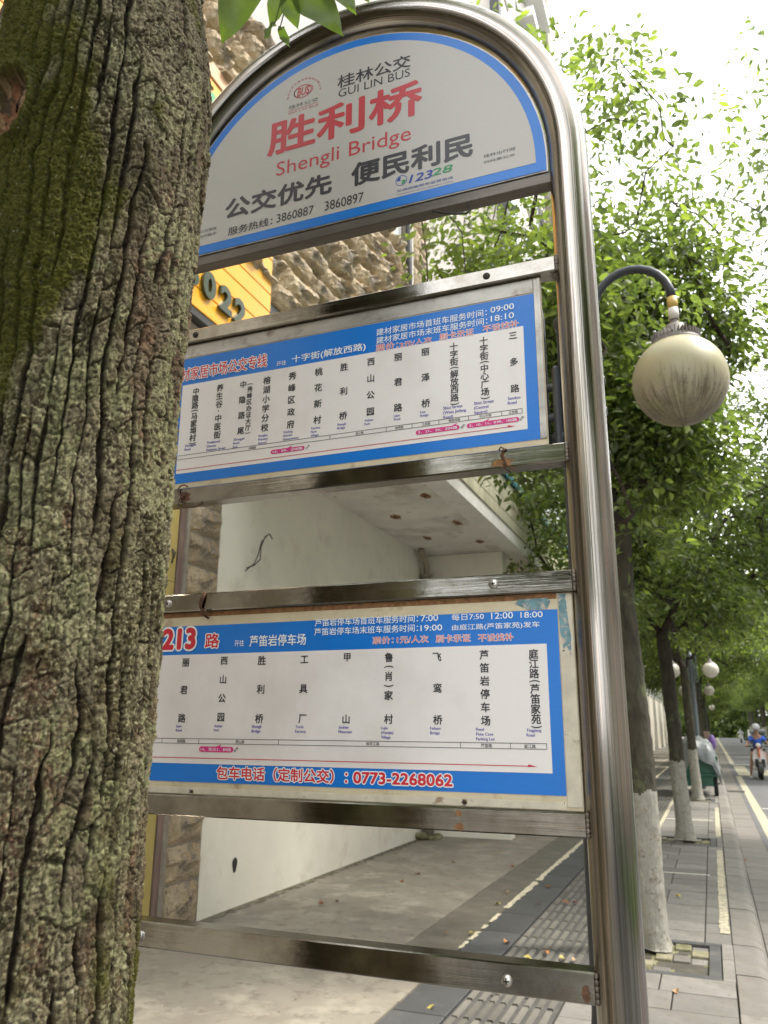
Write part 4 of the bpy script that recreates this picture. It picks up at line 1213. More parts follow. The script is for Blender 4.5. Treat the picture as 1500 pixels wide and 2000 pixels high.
# bus company emblem: two overlapping ovals with BUS inside
bx, bz = -.7205, 2.827
ring(bx - .003, bz, .0225, .0175, .0022, rot=0).obj('company_emblem', 'ink_m', parent=head)
ring(bx - .012, bz - .0005, .0135, .0125, .0018, a0=PI * .45, a1=PI * 1.55).obj('company_emblem', 'ink_m', parent=head)
ring(bx + .008, bz + .0005, .0155, .0125, .0018, a0=-PI * .5, a1=PI * .5).obj('company_emblem', 'ink_m', parent=head)
lay_text(head, 'BUS', 'm', (bx - .0165, bz - .0105, bx + .0125, bz + .0105), .04, TY - .0002, skew=.12)
bar_(head, 'emblem_line', -.7595, 2.7834, -.6826, 2.7844, TY, 'm')
chars = '桂林公共交通控股集团有限公司'
for i, ch in enumerate(chars):
    t = PI * (1.03 - 1.06 * (i + .5) / len(chars))
    v, f = glyph(ch); c_ = (v.min(0) + v.max(0)) / 2; q = (v - c_) * .0066; rr = .0405
    ca, sa = math.cos(t - PI / 2), math.sin(t - PI / 2)
    m = MB(); m.add([(bx + rr * math.cos(t) + a * ca - b * sa, TY, bz - .008 + rr * 1.0 * math.sin(t) + a * sa + b * ca) for a, b in q], f)
    m.obj('lettering', 'ink_m', parent=head)

# --- route board with twelve stops
def board(z0, z1, xr_, trim_top, trim_side):
    m = MB(); m.box(-1.045, xr_, 1.3005, 1.312, z0, z1, .001); o = m.obj('route_board', 'cream', parent=bus)
    return o
bd2 = board(1.9185, 2.246, -.217, 'trim_grey', 'trim_grey')
m = MB(); m.box(-1.04, -.2305, 1.2992, 1.3004, 2.2165, 2.245, .0004); m.obj('board_trim', 'trim_grey', parent=bd2)
m = MB(); m.box(-.2295, -.2178, 1.2985, 1.3004, 1.932, 2.243, .0006); m.box(-.2225, -.2175, 1.2975, 1.2984, 1.934, 2.243, .0003); m.obj('board_trim', 'trim_grey', parent=bd2)
m = MB(); m.box(-1.0, -.2283, 1.2996, 1.3003, 1.9325, 2.2145); m.obj('blue_border', 'blue', parent=bd2)
m = MB(); m.box(-.9865, -.2508, 1.2990, 1.2995, 1.9538, 2.1528); m.obj('white_field', 'poster_white', parent=bd2)
LY = 1.2984
def rows(par, tab):
    for t, ink, bb, off in tab:
        if ink == 'R':
            lay_text(par, t, 'R', bb, off, LY, halo=(.065 if off > .01 else .05, 'w'))
        else:
            lay_text(par, t, ink, bb, off + .008, LY)
rows(bd2, B2)
def cols(par, tab, xs=1.0):
    for t, x, zt, zb, size, en, ex, ez, pt in tab:
        column(par, t, x, zt, zb, size, LY)
        if en: small(par, en, ex, ez, pt, LY, xs)
cols(bd2, C2)
def table(par, x0, x1, z0, z1, divs, labs, size, w=.0009):
    bar_(par, 'table_line', x0, z1 - w, x1, z1, LY, 'k'); bar_(par, 'table_line', x0, z0, x1, z0 + w, LY, 'k')
    for d in divs: bar_(par, 'table_line', d - w, z0, d, z1, LY, 'k')
    for t, x, z in labs:
        w_ = size * len(t) * 1.05
        lay_text(par, t, 'k', (x - w_ / 2, (z0 + z1) / 2 - size / 2, x + w_ / 2, (z0 + z1) / 2 + size / 2), .01, LY)
table(bd2, -.986, -.2586, 1.9841, 1.9935, [-.6328, -.516, -.4643, -.4123, -.3561, -.2954, -.2586],
      [('中隐路', -.8056, 0), ('西山路', -.5705, 0), ('丽君路', -.49, 0), ('三多路', -.4373, 0), ('解放西路', -.3831, 0), ('中山中路', -.3253, 0), ('三多路', -.2749, 0)], .0052)
for x0, x1, xp, t in ((-.7627, -.6874, -.722, '14、89、208路'), (-.4577, -.3738, -.385, '3、21、30、209路'), (-.3603, -.2645, -.325, '2、10、11、K99、100路')):
    pill(bd2, x0, x1, 1.9740, .0090, LY, xp)
    lay_text(bd2, t, 'w', (x0 + .005, 1.9712, x1 - .004, 1.9768), .01, LY - .0003)
def turned(par, t, x, z, s, ang=.8):
    v, f = glyph(t); c_ = (v.min(0) + v.max(0)) / 2; q = (v - c_) * s
    m = MB(); m.add([(x + a * math.cos(ang) - b * math.sin(ang), LY, z + a * math.sin(ang) + b * math.cos(ang)) for a, b in q], f); m.obj('lettering', 'ink_k', parent=par)
for x in (-.6805, -.3675, -.2603): turned(bd2, '换乘', x, 1.9748, .0052)
bar_(bd2, 'route_arrow', -.9865, 1.9612, -.279, 1.9624, LY, 'rl')
poly(bd2, 'arrow_head', [(-.2855, 1.9612), (-.2722, 1.9618), (-.2855, 1.9652)], LY - .0002, 'rl')

# --- route board for line 213
bd3 = board(1.3275, 1.6635, -.1905, 0, 0)
m = MB(); m.box(-.2145, -.1915, 1.2990, 1.3004, 1.333, 1.6615, .0008); m.obj('board_trim', 'trim_cream', parent=bd3)
m = MB(); m.box(-1.04, -.2155, 1.2992, 1.3004, 1.3285, 1.3405, .0008); m.obj('board_trim', 'trim_cream', parent=bd3)
m = MB(); m.box(-1.04, -.2160, 1.2998, 1.3004, 1.654, 1.6630); m.obj('board_trim', 'rust_stain', parent=bd3)
m = MB()
m.prism([(-.278, 1.6555), (-.285, 1.648), (-.262, 1.6375), (-.232, 1.6375), (-.226, 1.650), (-.232, 1.6560)], 'y', 1.2996, 1.3003)
m.prism([(-.2135, 1.661), (-.2125, 1.60), (-.2085, 1.572), (-.2035, 1.578), (-.197, 1.560), (-.1955, 1.592), (-.199, 1.62), (-.201, 1.661)], 'y', 1.2985, 1.2989)
m.obj('peeled_sticker', 'turq', parent=bd3)
m = MB(); m.box(-1.0, -.2155, 1.2996, 1.3003, 1.3495, 1.6365); m.obj('blue_border', 'blue', parent=bd3)
m = MB(); m.box(-.9985, -.2352, 1.2990, 1.2995, 1.3818, 1.5816); m.obj('white_field', 'poster_white', parent=bd3)
rows(bd3, B3)
cols(bd3, C3)
table(bd3, -1.0, -.2418, 1.4172, 1.4266, [-.969, -.8867, -.7185, -.3821, -.2995, -.2418],
      [('丽君路', -.9258, 0), ('西山路', -.7985, 0), ('桃花江路', -.5373, 0), ('芦笛路', -.339, 0), ('庭江路', -.2687, 0)], .0058)
pill(bd3, -.8854, -.8117, 1.4078, .0100, LY, -.845)
lay_text(bd3, '14、观光1、89路', 'w', (-.8814, 1.4048, -.8160, 1.4108), 0, LY - .0003)
turned(bd3, '换乘', -.8060, 1.4080, .0055)
bar_(bd3, 'route_arrow', -.9985, 1.3912, -.268, 1.3925, LY, 'rl')
poly(bd3, 'arrow_head', [(-.274, 1.3905), (-.2577, 1.3912), (-.272, 1.3945)], LY - .0002, 'rl')
screw(-.3773, 1.3345, y=1.299, r=.004, m='rust', parent=bd3)
screw(-.895, 1.3335, y=1.299, r=.003, m='rust', parent=bd3)

# ================================================================== NEAR TREE
tree0 = empty('street_tree', (-.768, .76, 0), label='thick mossy tree trunk with deeply furrowed bark close beside the bus stop sign', category='tree')
def near_trunk():
    TC = np.array([-.768, .76])
    cam_a = math.atan2(-.76, .768)
    fa = np.linspace(-1.16, 1.86, 330) + cam_a
    ca = np.linspace(fa[-1], fa[0] + 2 * PI, 46)[1:-1]
    th = np.concatenate([fa, ca]); NT = len(th)
    zz = np.concatenate([np.linspace(0, .86, 50)[:-1], np.linspace(.86, 2.86, 1420), np.linspace(2.86, 4.6, 90)[1:]]); NZ = len(zz)
    T, Z = np.meshgrid(th, zz)
    r0 = .15
    # silhouette of the real trunk: swelling near the fork scar, slimmer above
    zk = np.array([0, .3, .8, 1.2, 1.6, 1.9, 2.15, 2.3, 2.42, 2.55, 2.7, 3.0, 4.6])
    rk = np.array([.21, .175, .152, .150, .150, .150, .153, .156, .152, .140, .132, .130, .128])
    rb = np.interp(Z, zk, rk)
    cxk = np.interp(Z, zk, np.array([0, 0, 0, 0, 0, .0, .006, .010, .006, -.004, -.012, -.02, -.06]))
    S = (T - cam_a) * r0
    # long vertical furrows
    wx = S + .0065 * (fbm(S * 18 + 3, Z * 7, 3, 3) - .5) * 2 + .014 * (vn(S * 4, Z * 1.8, 9) - .5) * 2 + .0016 * (fbm(S * 90, Z * 60, 6, 2) - .5) * 2
    wz = Z + .03 * (fbm(S * 20, Z * 6, 21, 3) - .5) * 2
    # bark strips with wandering furrows, each strip snapped across into plates
    uu = wx / .0200 + .8 * (vn(Z * 1.7, S * 0 + 3, 12) - .5) + .9 * (vn(Z * 7, S * 16, 13) - .5) + .35 * (fbm(Z * 30, S * 40, 14, 2) - .5)
    ci = np.floor(uu); fr = uu - ci
    def fw_(k): 
        n_ = fbm(k * 7.31 + Z * 0, Z * 7.5 + k * 3.7, 17, 3)
        return np.clip((n_ - .43) * .85, -.16, .13)
    edge = np.minimum(fr - fw_(ci), 1 - fr - fw_(ci + 1)) + .07 * (fbm(S * 130, Z * 90, 18, 3) - .5)
    fur = np.clip(edge / .055, 0, 1)
    Lc = .030 + .040 * h2(ci, ci * 0, 21)
    vv_ = (wz + .3 * h2(ci, ci * 0, 22)) / Lc + (fr - .5) * 1.0 * (h2(ci, ci * 0 + 5, 23) - .5) + .35 * (fbm(S * 60, Z * 40, 24, 3) - .5)
    cj = np.floor(vv_); fv = vv_ - cj
    dl_ = fv * Lc + np.where(h2(ci, cj, 25) > .45, 0, .05); dh_ = (1 - fv) * Lc + np.where(h2(ci, cj + 1, 25) > .45, 0, .05)
    cd_ = np.minimum(dl_, dh_) + .002 * (fbm(S * 150, Z * 100, 26, 3) - .5)
    crk = np.clip((cd_ - .0006) / .0022, 0, 1)
    cid = h2(ci, cj, 27); cid2 = h2(ci, cj, 28)
    g1, g2, cid4 = voro(wx / .0125 + 7, wz / .021 + 3, 41)
    e2 = g2 - g1
    crk = np.minimum(crk, .45 + .55 * np.clip((e2 - .03 + .12 * (fbm(S * 40, Z * 24, 67, 2) - .42)) / .06, 0, 1))
    q1, q2, cid5 = voro(wx / .0095 + 1, wz / .060, 43)
    crk = np.minimum(crk, .5 + .5 * np.clip((q2 - q1 - .02) / .10, 0, 1))
    m1, m2, cid3 = voro(wx / .0055 + 2, wz / .0065, 77)
    e3 = m2 - m1
    fine = np.clip(e3 / .22, 0, 1)
    rough = fbm(S * 210, Z * 150, 12, 4, .65) - .5
    med = fbm(S * 45, Z * 26, 31, 3) - .5
    # moss fields
    mz = fbm(S * 7 + 4, Z * 3.4 + 2, 61, 4) + .55 * np.exp(-((Z - 2.12) / .30) ** 2) * np.clip((-.015 - S) / .07 + .45, 0, 1) \
        + .22 * np.exp(-((Z - 1.84) / .22) ** 2) * np.clip((-.01 - S) / .06 + .3, 0, 1) \
        + .06 * np.exp(-((Z - 2.6) / .25) ** 2) + .17 * np.exp(-((Z - 1.30) / .10) ** 2) * np.exp(-((S - .085) / .03) ** 2)
    mz = mz + .34 * (fbm(S * 34, Z * 16, 64, 4) - .5) - .10 * (cid2 - .5)
    moss = np.clip((mz - .66) / .12, 0, 1)
    fuzz = fbm(S * 420, Z * 380, 88, 3, .7)
    h = -.0078 * (1 - fur) - .0042 * (1 - crk) - .0009 * (1 - fine) + .0042 * (cid - .5) * fur + .0016 * (cid4 - .5) + .0012 * (cid5 - .5) + .0034 * med + .0056 * rough
    hm = -.0080 * (1 - fur) - .002 * (1 - crk) + .003 * med + .0075 * (fuzz - .5) + .0040 * (fbm(S * 130, Z * 120, 90, 3) - .5) + .0015
    h = h * (1 - moss) + hm * moss
    # torn branch scar
    su, sz = (S + .122) / .030, (Z - 2.215) / .050
    q = np.sqrt(su ** 2 + sz ** 2 + .25 * (fbm(S * 60, Z * 60, 5, 3) - .5))
    scar = np.clip((1.05 - q) / .25, 0, 1)
    rim = np.exp(-((q - 1.15) / .18) ** 2)
    h = h * (1 - .6 * scar) - .016 * scar * (1 - .5 * fbm(S * 90, Z * 40, 8, 3)) + .010 * rim + .008 * scar * (fbm(S * 160, Z * 60, 19, 3) - .5)
    # little knot lower down and branchlet collar
    q2 = np.sqrt(((S + .018) / .022) ** 2 + ((Z - 1.905) / .016) ** 2); h = h + .006 * np.exp(-q2 ** 2)
    q3 = np.sqrt(((S - .095) / .014) ** 2 + ((Z - 2.385) / .018) ** 2); h = h + .006 * np.exp(-q3 ** 2)
    rr = rb + h
    V_ = np.stack([TC[0] + cxk + rr * np.cos(T), TC[1] + rr * np.sin(T), Z], -1).reshape(-1, 3)
    V_[:, 0] -= TC[0]; V_[:, 1] -= TC[1]
    # colours of bark, lichen and moss, with crown shade painted in near the top
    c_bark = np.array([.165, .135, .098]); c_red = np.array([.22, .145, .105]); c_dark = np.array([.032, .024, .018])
    c_lich = np.array([.36, .40, .25]); c_grey = np.array([.25, .235, .175]); c_moss = np.array([.105, .100, .012]); c_moss2 = np.array([.045, .048, .008]); c_grn = np.array([.085, .092, .042])
    def mixc(a, b, t): return a * (1 - t[..., None]) + b * t[..., None]
    C_ = np.ones(T.shape + (3,)) * c_bark
    C_ = mixc(C_, c_red, np.clip((vn(S * 60, Z * 25, 55) - .55) / .2, 0, 1) * .7)
    C_ = mixc(C_, c_grn, np.clip((fbm(S * 9, Z * 5, 71, 3) - .47) / .12, 0, 1) * .65)
    C_ = mixc(C_, c_grey, np.clip((cid2 - .55) / .15, 0, 1) * .8)
    C_ = C_ * (.78 + .44 * cid[..., None])
    C_ = mixc(C_, c_lich, np.clip((fbm(S * 22, Z * 12, 72, 5, .6) - .53) / .04, 0, 1) * np.clip(fbm(S * 300, Z * 240, 73, 2) * 2.2 - .5, 0, 1) * .9)
    C_ = C_ * (.50 + 1.0 * fbm(S * 240, Z * 200, 74, 3)[..., None])
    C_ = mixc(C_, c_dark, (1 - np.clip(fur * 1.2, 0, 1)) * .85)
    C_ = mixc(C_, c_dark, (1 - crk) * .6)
    spk = np.clip((fbm(S * 380, Z * 320, 96, 2) - .58) / .06, 0, 1) * np.clip((fbm(S * 16, Z * 9, 97, 4) - .42) / .1, 0, 1)
    C_ = mixc(C_, np.array([.50, .52, .38]), spk * fur * .7)
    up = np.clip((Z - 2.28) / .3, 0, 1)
    C_ = mixc(C_, np.array([.085, .085, .052]), up * .5)  # dark mossy tint towards the top, standing in for crown shade
    mcol = mixc(np.ones(T.shape + (3,)) * c_moss2, c_moss, np.clip(fuzz * 1.6 - .3, 0, 1))
    mcol = mcol * (.7 + .6 * fbm(S * 20, Z * 14, 95, 3)[..., None])
    C_ = C_ * np.array([.60, .55, .45])[None, None] * (1 - .25 * np.clip((Z - 2.0) / .5, 0, 1))[..., None]  # upper trunk darkened again: crown shade put into the colour
    C_ = mixc(C_, mcol * .8, moss)
    C_ = mixc(C_, np.array([.07, .045, .03]), scar * .9)
    C_ = mixc(C_, np.array([.21, .095, .045]), scar * np.clip((fbm(S * 70, Z * 30, 15, 4) - .46) / .10, 0, 1) * .8)
    C_ = mixc(C_, np.array([.30, .20, .11]), scar * np.clip((fbm(S * 160, Z * 35, 16, 3) - .60) / .06, 0, 1) * .8)
    idx = np.arange(NT * NZ).reshape(NZ, NT)
    nx = np.roll(idx, -1, axis=1)
    F = np.stack([idx[:-1], nx[:-1], nx[1:], idx[1:]], -1).reshape(-1, 4)
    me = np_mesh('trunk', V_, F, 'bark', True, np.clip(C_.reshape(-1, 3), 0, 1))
    return me
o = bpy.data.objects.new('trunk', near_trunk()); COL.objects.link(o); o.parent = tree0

def leaf_mesh(name, L_, W, curl=.15, fold=.25, nu=9, nv=4, m='leaf_big'):
    m_ = MB(); vv = []
    for i in range(nu + 1):
        u = i / nu
        w = W / 2 * (math.sin(PI * min(1, u ** .72)) ** .8) * (1 - .35 * u) * 1.15 if 0 < u < 1 else .0008
        for j in range(-nv // 2, nv // 2 + 1):
            s = j / (nv / 2)
            vv.append((s * w, u * L_, -curl * L_ * u * u + fold * abs(s) * w + .004 * math.sin(u * 9 + s * 2)))
    k = nv + 1
    m_.add(vv, [(i * k + j, i * k + j + 1, (i + 1) * k + j + 1, (i + 1) * k + j) for i in range(nu) for j in range(nv)], True)
    return m_.mesh(name, m)
def place_leaf(base, tip, w, face, m='leaf_big', par=None):
    b_, t_ = Vector(base), Vector(tip); L_ = (t_ - b_).length
    me = leaf_mesh('leaf', L_, w)
    o = bpy.data.objects.new('leaf', me); COL.objects.link(o)
    yv = (t_ - b_).normalized(); zv = Vector(face); zv = (zv - yv * zv.dot(yv)).normalized(); xv = yv.cross(zv)
    mt = Matrix((xv, yv, zv)).transposed().to_4x4()
    par = par or tree0
    mt.translation = b_ - WLOC[par.name] * 1.0
    o.parent = par; o.matrix_basis = mt
    return o
sprout = MB()
sprout.tube([(-.646, .675, 2.375), (-.640, .70, 2.41), (-.625, .735, 2.47), (-.61, .80, 2.62), (-.59, .87, 2.76), (-.57, .95, 2.80)], [.0085, .0075, .007, .006, .0045, .003], 10)
sprout.obj('sprout', 'twig', parent=tree0)
tw = MB()
for a, b in (((-.57, .95, 2.80), (-.634, .95, 2.745)), ((-.57, .95, 2.80), (-.555, .955, 2.712)), ((-.57, .95, 2.80), (-.561, .94, 2.686)), ((-.57, .95, 2.80), (-.539, .95, 2.683)),
             ((-.57, .95, 2.80), (-.490, .95, 2.673)), ((-.561, .94, 2.69), (-.595, .96, 2.632)), ((-.556, .955, 2.71), (-.584, .96, 2.62)), ((-.57, .95, 2.80), (-.45, .95, 2.72))):
    c_ = [(a[i] + b[i]) / 2 + (.012 if i == 2 else 0) for i in range(3)]; tw.tube([a, c_, b], [.002, .0014, .001], 6)
tw.obj('twigs', 'twig', parent=tree0)
for base, tip, w, face in (((-.634, .95, 2.745), (-.687, .93, 2.613), .080, (.3, -1, -.25)), ((-.555, .955, 2.712), (-.616, .96, 2.640), .064, (.1, -1, .3)),
                           ((-.561, .94, 2.686), (-.548, .94, 2.591), .046, (-.35, -1, .0)), ((-.539, .95, 2.683), (-.464, .93, 2.550), .066, (.1, -1, -.45)),
                           ((-.490, .95, 2.673), (-.437, .94, 2.589), .046, (.2, -1, -.1)), ((-.595, .96, 2.632), (-.617, .96, 2.609), .020, (0, -1, .2)),
                           ((-.584, .96, 2.62), (-.570, .96, 2.578), .019, (-.3, -1, 0)), ((-.50, .95, 2.70), (-.42, .96, 2.63), .05, (0, -1, .3))):
    place_leaf(base, tip, w, face)

# ================================================================== LAMP POSTS
def lamp(loc, metal, globe_m, label, near=False, extra=0.0):
    e = empty('street_lamp', loc, label=label, category='street lamp', group='twin-globe lamp posts along the kerb')
    seg = 20 if near else 10
    L0 = lambda m_: m_
    mb = MB(); mb.lathe([(.0, 0), (.10, 0), (.10, .25), (.07, .32), (.062, .4), (.055, 2.55), (.055, 3.22), (.065, 3.24), (.065, 3.28), (.04, 3.30), (.03, 3.36), (0, 3.38)], (0, 0, 0), seg)
    mb.obj('post', metal, parent=e, local=True)
    for s in (-1, 1):
        gx = .465 * s
        m = MB()
        pts = [(s * .125, 0, 2.62), (s * .125, 0, 2.9), (s * .125, 0, 3.15), (s * .125, 0, 3.30)]
        pts += [(s * .295 - s * .17 * math.cos(t), 0, 3.30 + .18 * math.sin(t)) for t in [PI * i / 12 for i in range(1, 13)]]
        m.tube(pts, .0195, 12 if near else 6)
        for z in (2.80, 2.95): m.tube([(s * .04, 0, z), (s * .15, 0, z)], .020, 10)
        m.box(s * .045, s * .080, -.05, .05, 2.60, 3.04, .012); m.ball((s * .06, 0, 2.70), .045, (1, 1, .8), 12, 7)
        m.ball((s * .125, 0, 2.60), .03, (1, 1, 1), 10, 6)
        m.obj('arm', metal, parent=e, local=True)
        m = MB(); m.lathe([(.0195, 3.19), (.0225, 3.19), (.0225, 3.245), (.0195, 3.245)], (gx, 0, 0), 14); m.obj('sleeve', 'tape_w', parent=e, local=True)
        m = MB(); m.lathe([(.0195, 3.2455), (.0222, 3.2455), (.0222, 3.30), (.0195, 3.30)], (gx, 0, 0), 14); m.obj('tape', 'tape_y', parent=e, local=True)
        m = MB(); m.lathe([(.018, 3.20), (.018, 3.165), (.040, 3.160), (.046, 3.12), (.075, 3.095), (.098, 3.088), (.108, 3.070), (.1105, 3.055), (.104, 3.052), (.09, 3.06)], (gx, 0, 0), 32 if near else 14)
        if near:
            for k in range(40):
                an = 2 * PI * k / 40; c_, s_ = math.cos(an), math.sin(an)
                for (r0, r1, z0, z1) in ((.060, .104, 3.085, 3.112),):
                    p = [(gx + r0 * c_ - .002 * s_, r0 * s_ + .002 * c_), (gx + r1 * c_ - .002 * s_, r1 * s_ + .002 * c_), (gx + r1 * c_ + .002 * s_, r1 * s_ - .002 * c_), (gx + r0 * c_ + .002 * s_, r0 * s_ - .002 * c_)]
                    if k % 3 == 0: z1 += .006
                    m.prism(p, 'z', z0 - .01, z1)
        m.obj('cap', 'lamp_cap', parent=e, local=True)
        g = MB(); n = 22 if near else 10
        prof_ = [(max(.2 * math.sin(PI * i / n), 1e-4), -.2 * math.cos(PI * i / n)) for i in range(n + 1)]
        g.lathe(prof_ + [], (0, 0, 0), 40 if near else 16)
        if near: g.ball((0, 0, -.2), .016, (1, 1, .6), 10, 5)
        o = g.obj('globe', globe_m, parent=e, local=True); o.location = (gx, 0, 2.895)
    return e
GD = .02
l0 = lamp((-.455, 3.44, GD), 'lamp_metal', 'globe', 'nearest twin-globe lamp post, behind the steel pole, with a large dirt-streaked globe', True)
for (x, y, lb, gm_) in ((-.35, 22.3, 'twin-globe lamp post with a pale globe beyond the second limewashed tree', 'globe_far'),
                   (-.42, 34.5, 'blue-grey twin-globe lamp post standing just beyond the tarpaulin-covered tricycle', 'globe_far'),
                   (-.30, 62, 'distant twin-globe lamp post, small against the far trees', 'globe_far')):
    lamp((x, y, GD), 'lamp_metal_far', gm_, lb)

# ================================================================== STREET TREES
LEAF_F = np.array([[0, 1, 6], [0, 6, 2], [1, 3, 6], [2, 6, 4], [3, 5, 6], [4, 6, 5]])
def leaf_cloud(rng, centers, n_per, spread, size, droop=.35):
    """folded six-vertex leaves scattered round clump centres"""
    c = np.repeat(np.array(centers), n_per, axis=0); n = len(c)
    off = rng.normal(0, 1, (n, 3)); off /= np.linalg.norm(off, axis=1)[:, None]
    rr = rng.uniform(.25, 1, (n, 1)) ** .6
    p = c + off * rr * spread * np.array([1, 1, .62])
    d = off * np.array([1, 1, .3]) + rng.normal(0, .45, (n, 3)); d[:, 2] -= droop
    d /= np.linalg.norm(d, axis=1)[:, None]
    up = rng.normal(0, .55, (n, 3)); up[:, 2] += 1.0
    s_ = np.cross(d, up); s_ /= np.linalg.norm(s_, axis=1)[:, None]
    u_ = np.cross(s_, d)
    L_ = size * rng.uniform(.6, 1.25, (n, 1)); W = L_ * rng.uniform(.40, .56, (n, 1))
    fold = rng.uniform(.1, .5, (n, 1))
    v = np.empty((n, 7, 3))
    v[:, 0] = p
    v[:, 1] = p + d * L_ * .30 + s_ * W * .46 + u_ * W * fold * .5
    v[:, 2] = p + d * L_ * .30 - s_ * W * .46 + u_ * W * fold * .5
    v[:, 3] = p + d * L_ * .66 + s_ * W * .38 + u_ * (W * fold * .4 - L_ * .05)
    v[:, 4] = p + d * L_ * .66 - s_ * W * .38 + u_ * (W * fold * .4 - L_ * .05)
    v[:, 5] = p + d * L_ - u_ * L_ * .16
    v[:, 6] = p + d * L_ * .5 - u_ * L_ * .03
    F = (np.arange(n)[:, None, None] * 7 + LEAF_F[None]).reshape(-1, 3)
    t = rng.uniform(0, 1, (n, 1)); yel = (rng.uniform(0, 1, (n, 1)) > .88)
    col = np.array([.080, .110, .045]) * (1 - t) + np.array([.185, .225, .090]) * t
    col = np.where(yel, np.array([.26, .31, .09]), col)
    tint = np.repeat(col, 7, axis=0)
    return v.reshape(-1, 3), F, tint
def tree_parts(seed, trunk_h, fork, ells, nclump, n_per, size, r0=.10, spread=.34, fork_n=3, minz=2.0, notches=(), extra=()):
    rng = np.random.default_rng(seed)
    tgt = []
    while len(tgt) < nclump:
        e = ells[rng.integers(len(ells))]
        q = rng.normal(0, 1, 3); q /= np.linalg.norm(q); q *= rng.uniform(.25, 1) ** .45
        p = np.array(e[:3]) + q * np.array(e[3:])
        if p[2] < minz: continue
        if fbm(np.array([p[0] * .9 + p[2] * .3]), np.array([p[1] * .9 + p[2] * .8]), seed, 3)[0] < .36: continue
        if any(np.linalg.norm((p - np.array(nt_[:3])) / np.array(nt_[3:])) < 1 for nt_ in notches): continue
        tgt.append(p)
    tgt = np.array(tgt + [np.array(q) for q in extra])
    # skeleton
    nodes = [np.array([0, 0, trunk_h])]; par = [-1]
    top = np.array([0, 0, trunk_h])
    for k in range(fork_n):
        e = ells[k % len(ells)]; d = (np.array(e[:3]) - top); d = d / np.linalg.norm(d) + rng.normal(0, .18, 3)
        prev = 0
        for i in range(6):
            nodes.append(nodes[prev] + d * fork / 6 * (np.linalg.norm(np.array(e[:3]) - top)) + rng.normal(0, .05, 3)); par.append(prev); prev = len(nodes) - 1
    order = np.argsort(np.linalg.norm(tgt - top, axis=1))
    for i in order:
        p = tgt[i]; N_ = np.array(nodes); dist = np.linalg.norm(N_ - p, axis=1) + .25 * np.maximum(0, N_[:, 2] - p[2])
        j = int(np.argmin(dist)); L_ = np.linalg.norm(p - nodes[j]); m = max(1, int(L_ / .35)); prev = j
        for k in range(1, m + 1):
            t = k / m; q = nodes[j] * (1 - t) + p * t + np.array([0, 0, .08 * math.sin(PI * t) * L_]) + rng.normal(0, .025, 3) * (k < m)
            nodes.append(q); par.append(prev); prev = len(nodes) - 1
    cnt = np.ones(len(nodes))
    for i in range(len(nodes) - 1, 0, -1): cnt[par[i]] += cnt[i]
    rad_ = r0 * .82 * (cnt / cnt[0]) ** .48
    b = MB()
    for i in range(1, len(nodes)):
        j = par[i]
        b.tube([nodes[j], nodes[i]], [max(.0045, min(rad_[j], rad_[i] * 1.25)), max(.004, rad_[i])], 8 if rad_[i] > .02 else (6 if rad_[i] > .012 else 4), cap=bool(rad_[i] > .012))
    for i in range(len(nodes)):
        if rad_[i] > .016: b.ball(tuple(nodes[i]), float(rad_[i]) * 1.02, (1, 1, 1), 8, 6)
    v, F, tint = leaf_cloud(rng, tgt, n_per, spread, size)
    return b, v, F, tint
def trunk_mesh(seed, r0, h, mats, lean=(0, 0)):
    rng = random.Random(seed); nz, na = 230, 30; vv = []
    th, zz = np.meshgrid(np.arange(na) * 2 * PI / na, np.linspace(-.05, h, nz))
    fl = 1 + .55 * np.exp(-np.maximum(zz, 0) / .12) * (.75 + .5 * np.sin(th * 3 + seed))
    r = r0 * (1 - .16 * zz / h) * np.sqrt(np.clip((h + .03 - zz) / .14, .002, 1)) * fl * (1 + .10 * (fbm(th * 2.2 + seed, zz * 1.6, seed, 3) - .5) * 2) + .016 * (fbm(th * 6 * r0 / .1, zz * 14, seed + 3, 3) - .5)
    cx = lean[0] * (zz / h) ** 1.3 + .04 * (vn(zz * 1.3, zz * 0 + seed, 3) - .5) * np.clip(zz, 0, 1)
    cy = lean[1] * (zz / h) + .05 * (vn(zz * 1.1, zz * 0 + seed + 9, 4) - .5) * np.clip(zz, 0, 1)
    V_ = np.stack([cx + r * np.cos(th), cy + r * np.sin(th), zz], -1).reshape(-1, 3)
    idx = np.arange(nz * na).reshape(nz, na); nx = np.roll(idx, -1, axis=1)
    F = np.stack([idx[:-1], nx[:-1], nx[1:], idx[1:]], -1).reshape(-1, 4)
    me = np_mesh('trunk', V_, F, mats, True)
    wl = 1.02
    fc = V_[F].mean(1); ta = np.arctan2(fc[:, 1], fc[:, 0]); zc = fc[:, 2] + .035 * (fbm(ta * 3.5, fc[:, 2] * 9, 3, 4) - .5) * 2
    me.polygons.foreach_set('material_index', (zc < wl).astype(np.int32))
    return me
